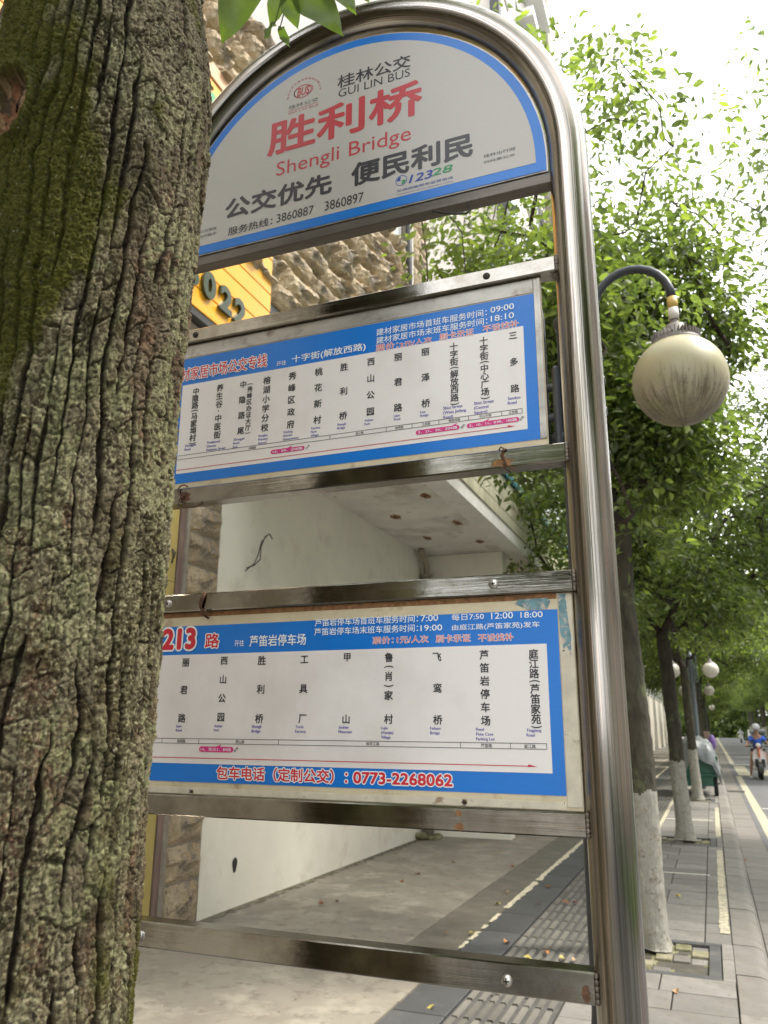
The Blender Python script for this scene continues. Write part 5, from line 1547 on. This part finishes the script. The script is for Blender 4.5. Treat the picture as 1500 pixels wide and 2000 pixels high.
def street_tree(loc, seed, label, trunk_h, fork, ells, nclump, n_per, size, r0, group='limewashed trees along the pavement', mats=('street_bark', 'lime'), lean=(0, 0), single=0, spread=.34, **kw):
    e = empty('street_tree', loc, label=label, category='tree', group=group)
    o = bpy.data.objects.new('trunk', trunk_mesh(seed, r0, trunk_h + .05, list(mats), lean)); COL.objects.link(o); o.parent = e
    b, v, F, tint = tree_parts(seed, trunk_h, fork, ells, nclump, n_per, size, r0, spread=spread, **kw)
    if lean != (0, 0): 
        b.v = [(x + lean[0], y + lean[1], z) for x, y, z in b.v]; v = v + np.array([lean[0], lean[1], 0])
    o = b.obj('branches', 'branch', parent=e, local=True)
    if single:
        cw = v.reshape(-1, 7, 3); d = np.linalg.norm(cw[:, 0] + np.array(loc) - np.array([0, 0, 1.45]), axis=1); sel = np.argsort(d)[:single]
        keep = np.ones(len(cw), bool); keep[sel] = False
        f = LEAF_F
        tt = tint.reshape(-1, 7, 3)
        for i in sel:
            c_ = cw[i, 0]; me = np_mesh('leaf', cw[i] - c_, f, 'leaf', False, tt[i]); lo = bpy.data.objects.new('leaf', me); COL.objects.link(lo); lo.parent = e; lo.location = tuple(c_)
        v = cw[keep].reshape(-1, 3); tint = tt[keep].reshape(-1, 3); n = len(v) // 7
        F = (np.arange(n)[:, None, None] * 7 + f[None]).reshape(-1, 3)
    o = bpy.data.objects.new('crown', np_mesh('crown', v, F, 'leaf', False, tint)); COL.objects.link(o); o.parent = e
    o['kind'] = 'stuff'
    return e
# crowns are ellipsoids (x,y,z,rx,ry,rz) round the trunk foot
t1 = street_tree((-.50, 6.32, 0), 11, 'limewashed tree standing in the mossy pit, nearest beyond the steel pole', 3.0, .5,
                 [(-.6, .3, 5.7, 1.75, 2.1, 2.0), (-.2, .3, 4.7, 1.35, 1.6, 1.2), (-.9, .2, 4.5, 1.0, 1.3, .6), (.35, .6, 4.9, .9, 1.2, .95), (.5, .5, 3.7, .5, .8, .5)], 880, 46, .088, .098, single=280, minz=3.35, spread=.34, lean=(-.05, 0), notches=((-2.45, 0, 4.8, 1.15, 4, 2.6),), extra=((-.72, -.35, 3.42), (-.58, -.3, 3.32), (-.48, -.2, 3.45), (.08, -.25, 3.25), (.15, -.3, 3.0), (.28, -.2, 3.15), (.0, -.35, 3.45), (.4, -.1, 3.3), (.2, -.3, 2.75), (.35, 0, 2.95), (.1, -.3, 2.95)))
t2 = street_tree((-.45, 12.2, 0), 23, 'slim limewashed tree leaning slightly, second beyond the steel pole', 2.75, .5,
                 [(.1, 0, 5.0, 2.3, 2.4, 1.9), (.7, .3, 4.0, 1.5, 1.8, 1.4), (-1.0, 0, 4.4, 1.4, 1.6, 1.5), (.15, -1.3, 3.0, .9, .9, .75)], 620, 52, .10, .105, lean=(-.10, .05), minz=2.65, spread=.36)
t3 = street_tree((-.40, 19.05, 0), 37, 'slim limewashed tree in front of the tarpaulin-covered tricycle', 2.7, .5,
                 [(.2, 0, 5.2, 2.6, 2.6, 2.2), (.9, .2, 3.9, 1.9, 2.0, 1.4), (-1.3, 0, 4.4, 1.6, 1.8, 1.6)], 520, 48, .105, .10, lean=(-.06, .03), minz=3.25, spread=.38)
grp = 'limewashed trees along the pavement'
def dup_tree(src, loc, rz, label, group, sc=1.0):
    e = src.copy(); COL.objects.link(e); e.location = loc; e.rotation_euler = (0, 0, rz); e.scale = (sc, sc, sc)
    WLOC[e.name] = Vector(loc)
    e['label'] = label; e['group'] = group
    for ch in src.children:
        if ch.name.startswith('leaf'): continue
        c = ch.copy(); COL.objects.link(c); c.parent = e
    return e
yy = 26.0; k = 0
while yy < 150:
    dup_tree((t2, t3)[k % 2], (-.42 + R.uniform(-.08, .08), yy, 0), R.uniform(0, 6.28), 'limewashed tree in the far part of the pavement row, beyond the tarpaulin-covered tricycle', 'far limewashed trees along the pavement', R.uniform(.95, 1.25))
    yy += R.uniform(6, 7.5); k += 1
# trees across the carriageway on the grass verge
tv = street_tree((5.1, 13.0, -.02), 53, 'tall tree on the grass verge whose crown edge hangs into the top right corner', 4.0, .55,
                 [(-.9, 0, 10.6, 3.4, 3.2, 3.4), (.6, .6, 8.6, 3.0, 3.0, 2.6), (-.2, .2, 12.6, 2.6, 2.6, 2.2)], 620, 46, .14, .17, group='trees on the grass verge across the road', spread=.5, minz=5.0)
yy = 34.0; k = 0
while yy < 160:
    dup_tree((t3, t2)[k % 2], (6.6 + R.uniform(-.4, .4), yy, -.02), R.uniform(0, 6.28), 'white-trunked tree on the grass verge across the road, in the distance', 'far trees on the grass verge', R.uniform(1.5, 1.9))
    yy += R.uniform(7, 9.5); k += 1
for (x, y, s_) in ((-.6, -7.5, .9), (6.4, -4, 1.5)):  # unseen trees added behind the camera for darker reflections in the steel
    dup_tree(t3, (x, y, 0), x, 'unseen street tree added behind the viewpoint to darken reflections in the steel', 'unseen trees added for the steel reflections', s_)
# crown of the near tree, above the frame
nb, nv_, nF, nt_ = tree_parts(71, 4.55, .45, [(.1, .2, 6.3, 2.2, 2.2, 1.3), (-.8, .3, 6.6, 1.6, 2.0, 1.2)], 220, 30, .12, .13, minz=4.9)
nb.v = [(x - .06, y, z) for x, y, z in nb.v]
nb.obj('branches', 'branch', parent=tree0, local=True)
o = bpy.data.objects.new('crown', np_mesh('crown', nv_, nF, 'leaf', False, nt_)); COL.objects.link(o); o.parent = tree0; o['kind'] = 'stuff'
# tall hedge of street planting that closes the far end of the road
fw = []
rng = np.random.default_rng(5)
cc = np.stack([rng.uniform(-14, 26, 1500), rng.uniform(165, 190, 1500), rng.uniform(0, 15, 1500) ** 1.0], -1)
v, F, tint = leaf_cloud(rng, cc, 24, 1.5, .95)
o = bpy.data.objects.new('far_woods', np_mesh('far_woods', v, F, 'leaf', False, tint)); COL.objects.link(o); o['kind'] = 'stuff'

# ================================================================== TRICYCLE WITH SHEET
tr = empty('cargo_tricycle', (-.36, 20.6, 0), label='green cargo tricycle covered with a grey plastic sheet parked at the kerb', category='tricycle')
mb = MB(); mb.box(-.80, .06, 19.95, 21.5, .42, .50, .01)
mb.box(-.80, -.77, 19.95, 21.5, .50, .86, .008); mb.box(.03, .06, 19.95, 21.5, .50, .86, .008); mb.box(-.769, .029, 19.95, 19.98, .50, .86, .008)
mb.box(-.70, -.06, 19.97, 20.05, .22, .42, .01); mb.obj('cargo_box', 'trike_green', parent=tr)
for x in (-.40, .0):
    mb = MB(); mb.box(x - .10, x - .085, 19.935, 19.949, .50, .85); mb.obj('box_rib', 'trike_green', parent=tr)
def wheel(x, y, r, w, parent, nm='wheel'):
    m = MB(); prof_ = [(r * .80, -w / 2), (r * .95, -w / 2), (r, -w / 4), (r, w / 4), (r * .95, w / 2), (r * .80, w / 2), (r * .80, -w / 2)]
    vv = []; seg = 24
    for rr, d in prof_:
        for k in range(seg):
            an = 2 * PI * k / seg; vv.append((x + d, y + rr * math.cos(an), r + rr * math.sin(an)))
    m.add(vv, [(i * seg + k, i * seg + (k + 1) % seg, (i + 1) * seg + (k + 1) % seg, (i + 1) * seg + k) for i in range(6) for k in range(seg)], True)
    wv = m.obj(nm, 'rubber', parent=parent)
    s = MB(); s.tube([(x - w * .7, y, r), (x + w * .7, y, r)], .03, 8)
    for k in range(8):
        an = PI * k / 8 * 2; s.tube([(x, y, r), (x, y + r * .82 * math.cos(an), r + r * .82 * math.sin(an))], .006, 4)
    s.obj('rim', 'steel_screw', parent=wv)
wheel(-.02, 20.35, .27, .09, tr); wheel(-.72, 20.35, .27, .09, tr); wheel(-.36, 22.2, .27, .07, tr)
mb = MB(); mb.tube([(-.78, 20.35, .27), (.06, 20.35, .27)], .03, 8); mb.tube([(-.36, 21.4, .45), (-.36, 22.0, .45), (-.36, 22.2, .27)], .025, 8)
mb.tube([(-.36, 21.9, .45), (-.36, 21.95, 1.0)], .02, 8); mb.tube([(-.65, 21.9, 1.02), (-.07, 21.9, 1.02)], .015, 8); mb.obj('frame', 'black', parent=tr)
mb = MB(); mb.ball((-.25, 20.5, .66), .26, (1.0, 1.2, .9), 14, 9); mb.ball((-.1, 20.15, .62), .17, (.8, .8, 1.3), 12, 8); mb.obj('blue_bundle', 'tarp_blue', parent=tr)
nx_, ny_ = 34, 44; vv = []
for j in range(ny_ + 1):
    for i in range(nx_ + 1):
        u = i / nx_; w_ = j / ny_
        x = -.92 + 1.02 * u; y = 19.86 + 2.2 * w_
        prof_h = .74 + .52 * math.sin(PI * min(1, max(0, (u * .94 + .03)))) ** .55
        edge = min(w_ / .10, 1)
        z = prof_h * (.88 + .12 * edge) - (.05 if w_ > .8 else 0)
        if u > .86: z -= (u - .86) * 2.0
        if u < .12: z -= (.12 - u) * 4.5
        z += .06 * (float(fbm(np.array([u * 5.]), np.array([w_ * 7.]), 5, 4)[0]) - .5) * 2 + .03 * math.sin(u * 17 + w_ * 9)
        if j == 0: z = z - .60 * (1 - u * .62) * (.85 + .25 * math.sin(u * 9)) - .02; y = 19.80 + .05 * math.sin(u * 14)
        if j == 1: z = z - .30 * (1 - u * .6); y = 19.81 + .04 * math.sin(u * 11)
        vv.append((x, y, z))
mb = MB(); k = nx_ + 1
mb.add(vv, [(j * k + i, j * k + i + 1, (j + 1) * k + i + 1, (j + 1) * k + i) for j in range(ny_) for i in range(nx_)], True)
cv = mb.obj('plastic_sheet', 'tarp'); props(cv, 'crumpled grey plastic sheet draped over the green cargo tricycle', 'plastic sheet')
e = MB(); e.box(-.55, -.12, 37.2, 37.7, .9, 1.35, .02); o = e.obj('cardboard_box', 'box'); props(o, 'tan box on the rack of a parked vehicle beyond the tricycle', 'box')
e = MB(); e.box(-.60, -.05, 36.9, 38.4, .3, .88, .03); e.ball((-.02, 37.2, .9), .18, (.8, 1, 1.8), 10, 7); o = e.obj('parked_cart', 'purple'); props(o, 'purple covered cart parked at the kerb beyond the tricycle', 'cart')

# ================================================================== SCOOTER AND RIDER
sx, sy_, sz_ = 1.37, 30.0, -.12
sc = empty('scooter', (sx, sy_, sz_), label='white electric scooter with an orange stripe ridden towards the camera on the road', category='scooter')
def LB(): return MB()
def put(m, name, mt, parent, **kw): return m.obj(name, mt, parent=parent, local=True, **kw)
m = MB()
prof_ = [(-.13, .36), (-.19, .45), (-.21, .62), (-.185, .82), (-.12, .95), (0, .99), (.12, .95), (.185, .82), (.21, .62), (.19, .45), (.13, .36)]
rows_ = []
for d, s_ in ((-.36, .86), (-.40, .96), (-.36, 1.0), (-.26, 1.0)):
    rows_.append([(x * s_, d + (z - .6) * .28, z) for x, z in prof_])
vv = [p for r_ in rows_ for p in r_]; n = len(prof_)
m.add(vv, [(i * n + j, i * n + j + 1, (i + 1) * n + j + 1, (i + 1) * n + j) for i in range(3) for j in range(n - 1)], True)
m.add([p for p in rows_[0]], [tuple(range(n))]); put(m, 'front_shield', 'scooter_white', sc)
m = MB(); m.box(-.025, .025, -.452, -.30, .70, .98, .004); put(m, 'stripe', 'orange', sc)
m = MB(); m.box(-.15, .15, -.47, -.37, .40, .64, .02); put(m, 'grille', 'black', sc)
m = MB(); m.ball((0, -.47, .585), .045, (1, .5, 1), 12, 8); put(m, 'headlight', 'globe_far', sc)
m = MB(); m.tube([(-.36, -.20, 1.02), (-.16, -.26, 1.05), (0, -.27, 1.04), (.16, -.26, 1.05), (.36, -.20, 1.02)], .018, 8); m.ball((0, -.28, 1.03), .10, (1.1, .8, .8), 12, 8); put(m, 'handlebar', 'black', sc)
m = MB(); m.ball((0, -.33, 1.06), .09, (.9, .6, .9), 12, 8); put(m, 'dash_cover', 'scooter_white', sc)
for s_ in (-1, 1):
    m = MB(); m.tube([(s_ * .24, -.24, 1.05), (s_ * .30, -.26, 1.22)], .008, 5); m.ball((s_ * .33, -.26, 1.25), .06, (1.3, .3, .7), 10, 6); put(m, 'mirror', 'black', sc)
def swheel(y):
    m = MB(); seg = 24; r = .25; w = .10
    prof_ = [(r * .7, -w / 2), (r * .93, -w / 2), (r, -w / 5), (r, w / 5), (r * .93, w / 2), (r * .7, w / 2), (r * .7, -w / 2)]
    vv = [(d, y + rr * math.cos(2 * PI * k / seg), r + rr * math.sin(2 * PI * k / seg)) for rr, d in prof_ for k in range(seg)]
    m.add(vv, [(i * seg + k, i * seg + (k + 1) % seg, (i + 1) * seg + (k + 1) % seg, (i + 1) * seg + k) for i in range(6) for k in range(seg)], True)
    m.tube([(-.05, y, r), (.05, y, r)], .13, 12); put(m, 'wheel', 'rubber', sc)
swheel(-.56); swheel(.62)
m = MB()
for i in range(10):
    t = .25 + i * .18; m.add([(-.07, -.56 + .285 * math.cos(PI - t * 1.0 + .3), .25 + .285 * math.sin(PI - t + .3)), (.07, -.56 + .285 * math.cos(PI - t + .3), .25 + .285 * math.sin(PI - t + .3)), (.07, -.56 + .285 * math.cos(PI - t + .12), .25 + .285 * math.sin(PI - t + .12)), (-.07, -.56 + .285 * math.cos(PI - t + .12), .25 + .285 * math.sin(PI - t + .12))], [(0, 1, 2, 3)])
m.tube([(-.08, -.50, .3), (-.07, -.36, .62)], .02, 6); m.tube([(.08, -.50, .3), (.07, -.36, .62)], .02, 6); put(m, 'front_fork', 'black', sc)
m = MB(); m.box(-.19, .19, -.34, .30, .28, .34, .02); m.box(-.17, .17, .05, .85, .34, .62, .05); put(m, 'body', 'scooter_white', sc)
m = MB(); m.box(-.15, .15, .05, .80, .63, .74, .03); put(m, 'seat', 'black', sc)
# rider: one continuous skinned body
def skinned(name, pts, edges, radii, mt, parent, sub=1, root=0):
    me = bpy.data.meshes.new(name); me.from_pydata(pts, edges, []); me.materials.append(M[mt])
    o = bpy.data.objects.new(name, me); COL.objects.link(o); o.parent = parent
    md = o.modifiers.new('skin', 'SKIN'); md.use_smooth_shade = True
    sv = me.skin_vertices[0].data
    for i, r_ in enumerate(radii): sv[i].radius = (r_, r_) if not hasattr(r_, '__len__') else r_
    sv[root].use_root = True
    o.modifiers.new('sub', 'SUBSURF').levels = sub; o.modifiers['sub'].render_levels = sub
    return o
pe = empty('person', (sx, sy_, sz_), label='rider in a blue T-shirt, dark shorts and silver helmet sitting on the white scooter', category='person')
P_ = [(0, .30, .82), (0, .22, 1.02), (0, .14, 1.22), (0, .10, 1.34), (0, .06, 1.43), (0, .03, 1.54), (0, .01, 1.62),
      (-.17, .12, 1.30), (-.30, .02, 1.13), (-.34, -.14, 1.05), (-.35, -.20, 1.04),
      (.17, .12, 1.30), (.30, .02, 1.13), (.34, -.14, 1.05), (.35, -.20, 1.04),
      (-.11, .26, .80), (-.19, -.10, .80), (-.25, -.12, .45), (-.30, -.10, .10), (-.30, -.22, .06),
      (.11, .26, .80), (.19, -.10, .80), (.20, -.10, .55), (.17, -.08, .40), (.17, -.20, .37)]
E_ = [(0, 1), (1, 2), (2, 3), (3, 4), (4, 5), (5, 6), (3, 7), (7, 8), (8, 9), (9, 10), (3, 11), (11, 12), (12, 13), (13, 14), (0, 15), (15, 16), (16, 17), (17, 18), (18, 19), (0, 20), (20, 21), (21, 22), (22, 23), (23, 24)]
r_ = [.13, .13, .145, .10, .05, .085, .075, .065, .042, .034, .036, .065, .042, .034, .036, .095, .075, .055, .036, .03, .095, .075, .052, .036, .03]
skinned('body', P_, E_, r_, 'skin', pe)
# clothing follows the body
skinned('shirt', [(0, .29, .86), (0, .22, 1.02), (0, .14, 1.22), (0, .10, 1.345), (-.17, .12, 1.305), (-.27, .045, 1.175), (.17, .12, 1.305), (.27, .045, 1.175)],
        [(0, 1), (1, 2), (2, 3), (3, 4), (4, 5), (3, 6), (6, 7)], [.15, .15, .165, .115, .085, .07, .085, .07], 'shirt', pe)
skinned('shorts', [(0, .30, .82), (-.11, .24, .80), (-.185, -.06, .80), (.11, .24, .80), (.185, -.06, .80)], [(0, 1), (1, 2), (0, 3), (3, 4)], [.155, .115, .095, .115, .095], 'shorts', pe)
m = MB(); m.ball((0, .03, 1.64), .135, (1, 1.12, .92), 18, 12); m.box(-.10, .10, -.135, -.09, 1.60, 1.625, .004); put(m, 'helmet', 'helmet', pe)
m = MB(); m.ball((0, -.075, 1.545), .016, (1, 1.3, 1.4), 8, 6); put(m, 'nose', 'skin', pe)
m = MB()
for s_ in (-1, 1): m.ball((s_ * .032, -.068, 1.572), .010, (1.3, .6, .8), 8, 5)
m.box(-.022, .022, -.070, -.062, 1.503, 1.510); put(m, 'face_marks', 'black', pe)
m = MB(); m.ball((-.30, -.17, .05), .06, (.8, 1.9, .8), 10, 6); m.ball((.17, -.15, .375), .055, (.8, 1.9, .7), 10, 6); put(m, 'shoes', 'shoe', pe)
for s_ in (-1, 1):
    m = MB()
    for q in range(4): m.tube([(s_ * (.325 + .018 * q), -.215, 1.055), (s_ * (.325 + .018 * q), -.245, 1.045), (s_ * (.325 + .018 * q), -.24, 1.015)], .010, 6)
    m.tube([(s_ * .325, -.20, 1.03), (s_ * .310, -.235, 1.02)], .011, 6); put(m, 'fingers', 'skin', pe)

# ================================================================== FAR TRAFFIC
sc2 = empty('scooter', (3.2, 108, -.12), label='small white-clad rider scooter far down the road, left of the green three-wheeler', category='scooter')
m = MB(); m.box(-.18, .18, -.4, .5, .35, .8, .06); m.box(-.2, .2, -.45, -.38, .4, 1.0, .03); put(m, 'body', 'scooter_white', sc2)
m = MB(); m.tube([(0, -.6, .02), (0, -.6, .5)], .06, 8); m.tube([(0, .6, .02), (0, .6, .5)], .06, 8); m.tube([(-.35, -.25, 1.0), (.35, -.25, 1.0)], .03, 6); put(m, 'wheel', 'rubber', sc2)
pe2 = empty('person', (3.2, 108, -.12), label='rider in white on the small far scooter down the road', category='person')
skinned('body', P_, E_, r_, 'shoe', pe2)
def car(loc, label, col, kind='van'):
    e = empty('parked_car' if kind == 'car' else 'moving_car', loc, label=label, category='car' if kind == 'car' else 'three-wheeler')
    m = MB()
    pr = [(-2.0, .35), (-2.05, .8), (-1.75, .95), (-1.2, 1.45), (.9, 1.5), (1.7, 1.0), (2.05, .9), (2.05, .35)]
    m.prism(pr, 'x', -.85, .85); put(m, 'body', col, e)
    m = MB(); m.box(-.72, .72, -1.78, -1.70, .98, 1.0); m.add([(-.70, -1.73, .99), (.70, -1.73, .99), (.62, -1.25, 1.42), (-.62, -1.25, 1.42)], [(0, 1, 2, 3)]); put(m, 'windscreen', 'glass', e)
    for x in (-.8, .8):
        for y in (-1.3, 1.3):
            w = MB(); w.tube([(x - .09, y, .32), (x + .09, y, .32)], .32, 16); put(w, 'wheel', 'rubber', e)
    for x in (-.6, .6):
        w = MB(); w.ball((x, -2.04, .68), .12, (1, .3, .7), 10, 6); put(w, 'headlight', 'globe_far', e)
    return e
car((5.0, 112, -.12), 'white car far down the road beside the green three-wheeler', 'scooter_white', 'car')
e = empty('three_wheeler', (4.6, 98, -.12), label='green cargo three-wheeler with a pale cover far down the road', category='three-wheeler')
m = MB(); m.box(-.75, .75, -1.2, 1.3, .35, .95, .04); put(m, 'cargo_box', 'trike_green', e)
m = MB(); m.box(-.8, .8, -1.2, 1.3, .96, 1.65, .25); put(m, 'cover', 'tarp', e)
for x, y in ((-.7, .7), (.7, .7), (0, -1.4)):
    w = MB(); w.tube([(x - .06, y, .28), (x + .06, y, .28)], .28, 14); put(w, 'wheel', 'rubber', e)
# blue round sign and banners on the verge
sg2 = empty('traffic_sign', (5.6, 88, -.02), label='round blue traffic sign on a pole above the distant traffic', category='traffic sign')
m = MB(); m.tube([(0, 0, 0), (0, 0, 5.4)], .06, 8); put(m, 'pole', 'steel_screw', sg2)
m = MB(); m.tube([(0, -.07, 5.6), (0, -.10, 5.6)], .36, 20); put(m, 'disc', 'ink_n', sg2)
for (x, y, lb) in ((5.75, 60, 'blue banner on a white pole on the verge behind the scooter rider'), (5.7, 74, 'farther blue banner on a white pole on the verge')):
    b_ = empty('banner_pole', (x, y, -.02), label=lb, category='banner')
    m = MB(); m.tube([(0, 0, 0), (0, 0, 7.5)], .11, 10); put(m, 'pole', 'scooter_white', b_)
    m = MB(); m.box(.14, .75, -.01, .01, 2.2, 4.6, .004); put(m, 'banner', 'shirt', b_)

# pink and blue cloths hanging by the canopy, small between the trunks
m = MB(); m.box(-.35, .35, -.02, .02, -.5, .5, .015); 
cl = m.obj('hanging_cloth', 'pink'); cl.location = (-2.2, 24, 7.35); cl.rotation_euler = (0, .3, .4); props(cl, 'pink cloth hung above the canopy between the tree trunks', 'cloth')

# ================================================================== FALLEN LEAVES
fl = [('brown', -2.913, 8.213), ('brown', -2.93, 7.852), ('brown', -2.812, 9.078), ('brown', -3.207, 6.574), ('tan', -3.129, 6.74), ('brown', -2.156, 9.118), ('brown', -1.586, 8.133), ('brown', -1.499, 7.366), ('tan', -1.843, 7.683), ('yellow', -1.791, 7.195), ('tan', -1.92, 6.074), ('yellow', -1.765, 6.11), ('orange', -1.464, 5.966), ('brown', -1.258, 7.45), ('red', -1.196, 7.521), ('tan', -1.055, 7.143), ('brown', -1.004, 6.827), ('orange', -1.166, 5.87), ('yellow', -1.273, 5.691), ('yellow', -1.052, 5.735), ('tan', -.96, 5.771), ('orange', -1.285, 4.914), ('red', -1.094, 4.947), ('yellow', -1.517, 4.558), ('tan', -.325, 5.362), ('yellow', -.387, 8.106), ('brown', .235, 10.762)]
def place_word(x, y):
    zone = 'pale concrete by the white wall' if x < -2.1 else 'brown concrete strip' if x < -1.75 else 'dark slate band' if x < -1.42 else 'ribbed tactile paving' if x < -.89 else 'grey slabs by the kerb' if x < 0 else 'kerb stones'
    return zone
seen = {}
for c, x, y in fl:
    s_ = .066 if c != 'tan' else .058
    W_ = s_ * R.uniform(.5, .68); me = leaf_mesh('leaf_blade', s_, W_, curl=R.uniform(-.35, .35), fold=R.uniform(.3, .9), nu=6, nv=4, m='fl_' + c)
    o = bpy.data.objects.new('fallen_leaf', me); COL.objects.link(o)
    o.location = (x, y, .012 if x < 0 else -.0); o.rotation_euler = (R.uniform(-.3, .3), R.uniform(-.4, .4), R.uniform(0, 6.28))
    zone = place_word(x, y)
    key = (c, zone); seen.setdefault(key, []).append((y, o))
for (c, zone), lst in seen.items():
    lst.sort(key=lambda t: t[0])
    cn = {'brown': 'dry brown', 'tan': 'pale tan', 'yellow': 'yellow', 'orange': 'orange-brown', 'red': 'dark red'}[c]
    for i, (y, o) in enumerate(lst):
        q = '' if len(lst) == 1 else (', nearest such' if i == 0 else ', farthest such' if i == len(lst) - 1 else (', the middle one' if len(lst) == 3 else ', %s nearest such' % ['', 'second', 'third', 'fourth', 'fifth'][i]))
        props(o, '%s fallen leaf on the %s%s' % (cn, zone, q), 'fallen leaf', 'fallen leaves on the pavement')
# bits of grit and litter by the wall foot and kerb
gr = MB()
for q in range(260):
    if q % 3 == 0: x, y = -3.78 + abs(R.gauss(0, .07)), R.uniform(5.4, 11); 
    elif q % 3 == 1: x, y = R.uniform(-3.6, -2.0), R.uniform(4, 12)
    else: x, y = R.uniform(-1.7, 0), R.uniform(3.5, 14)
    r_g = R.uniform(.002, .006); a = R.uniform(0, 3)
    gr.add([(x + r_g * math.cos(a + t), y + r_g * math.sin(a + t), .002) for t in (0, 2.1, 4.2)] + [(x, y, .003 + r_g)], [(0, 1, 3), (1, 2, 3), (2, 0, 3)])
gr.obj('grit', 'concrete2', kind='stuff')
bpy.context.view_layer.update()
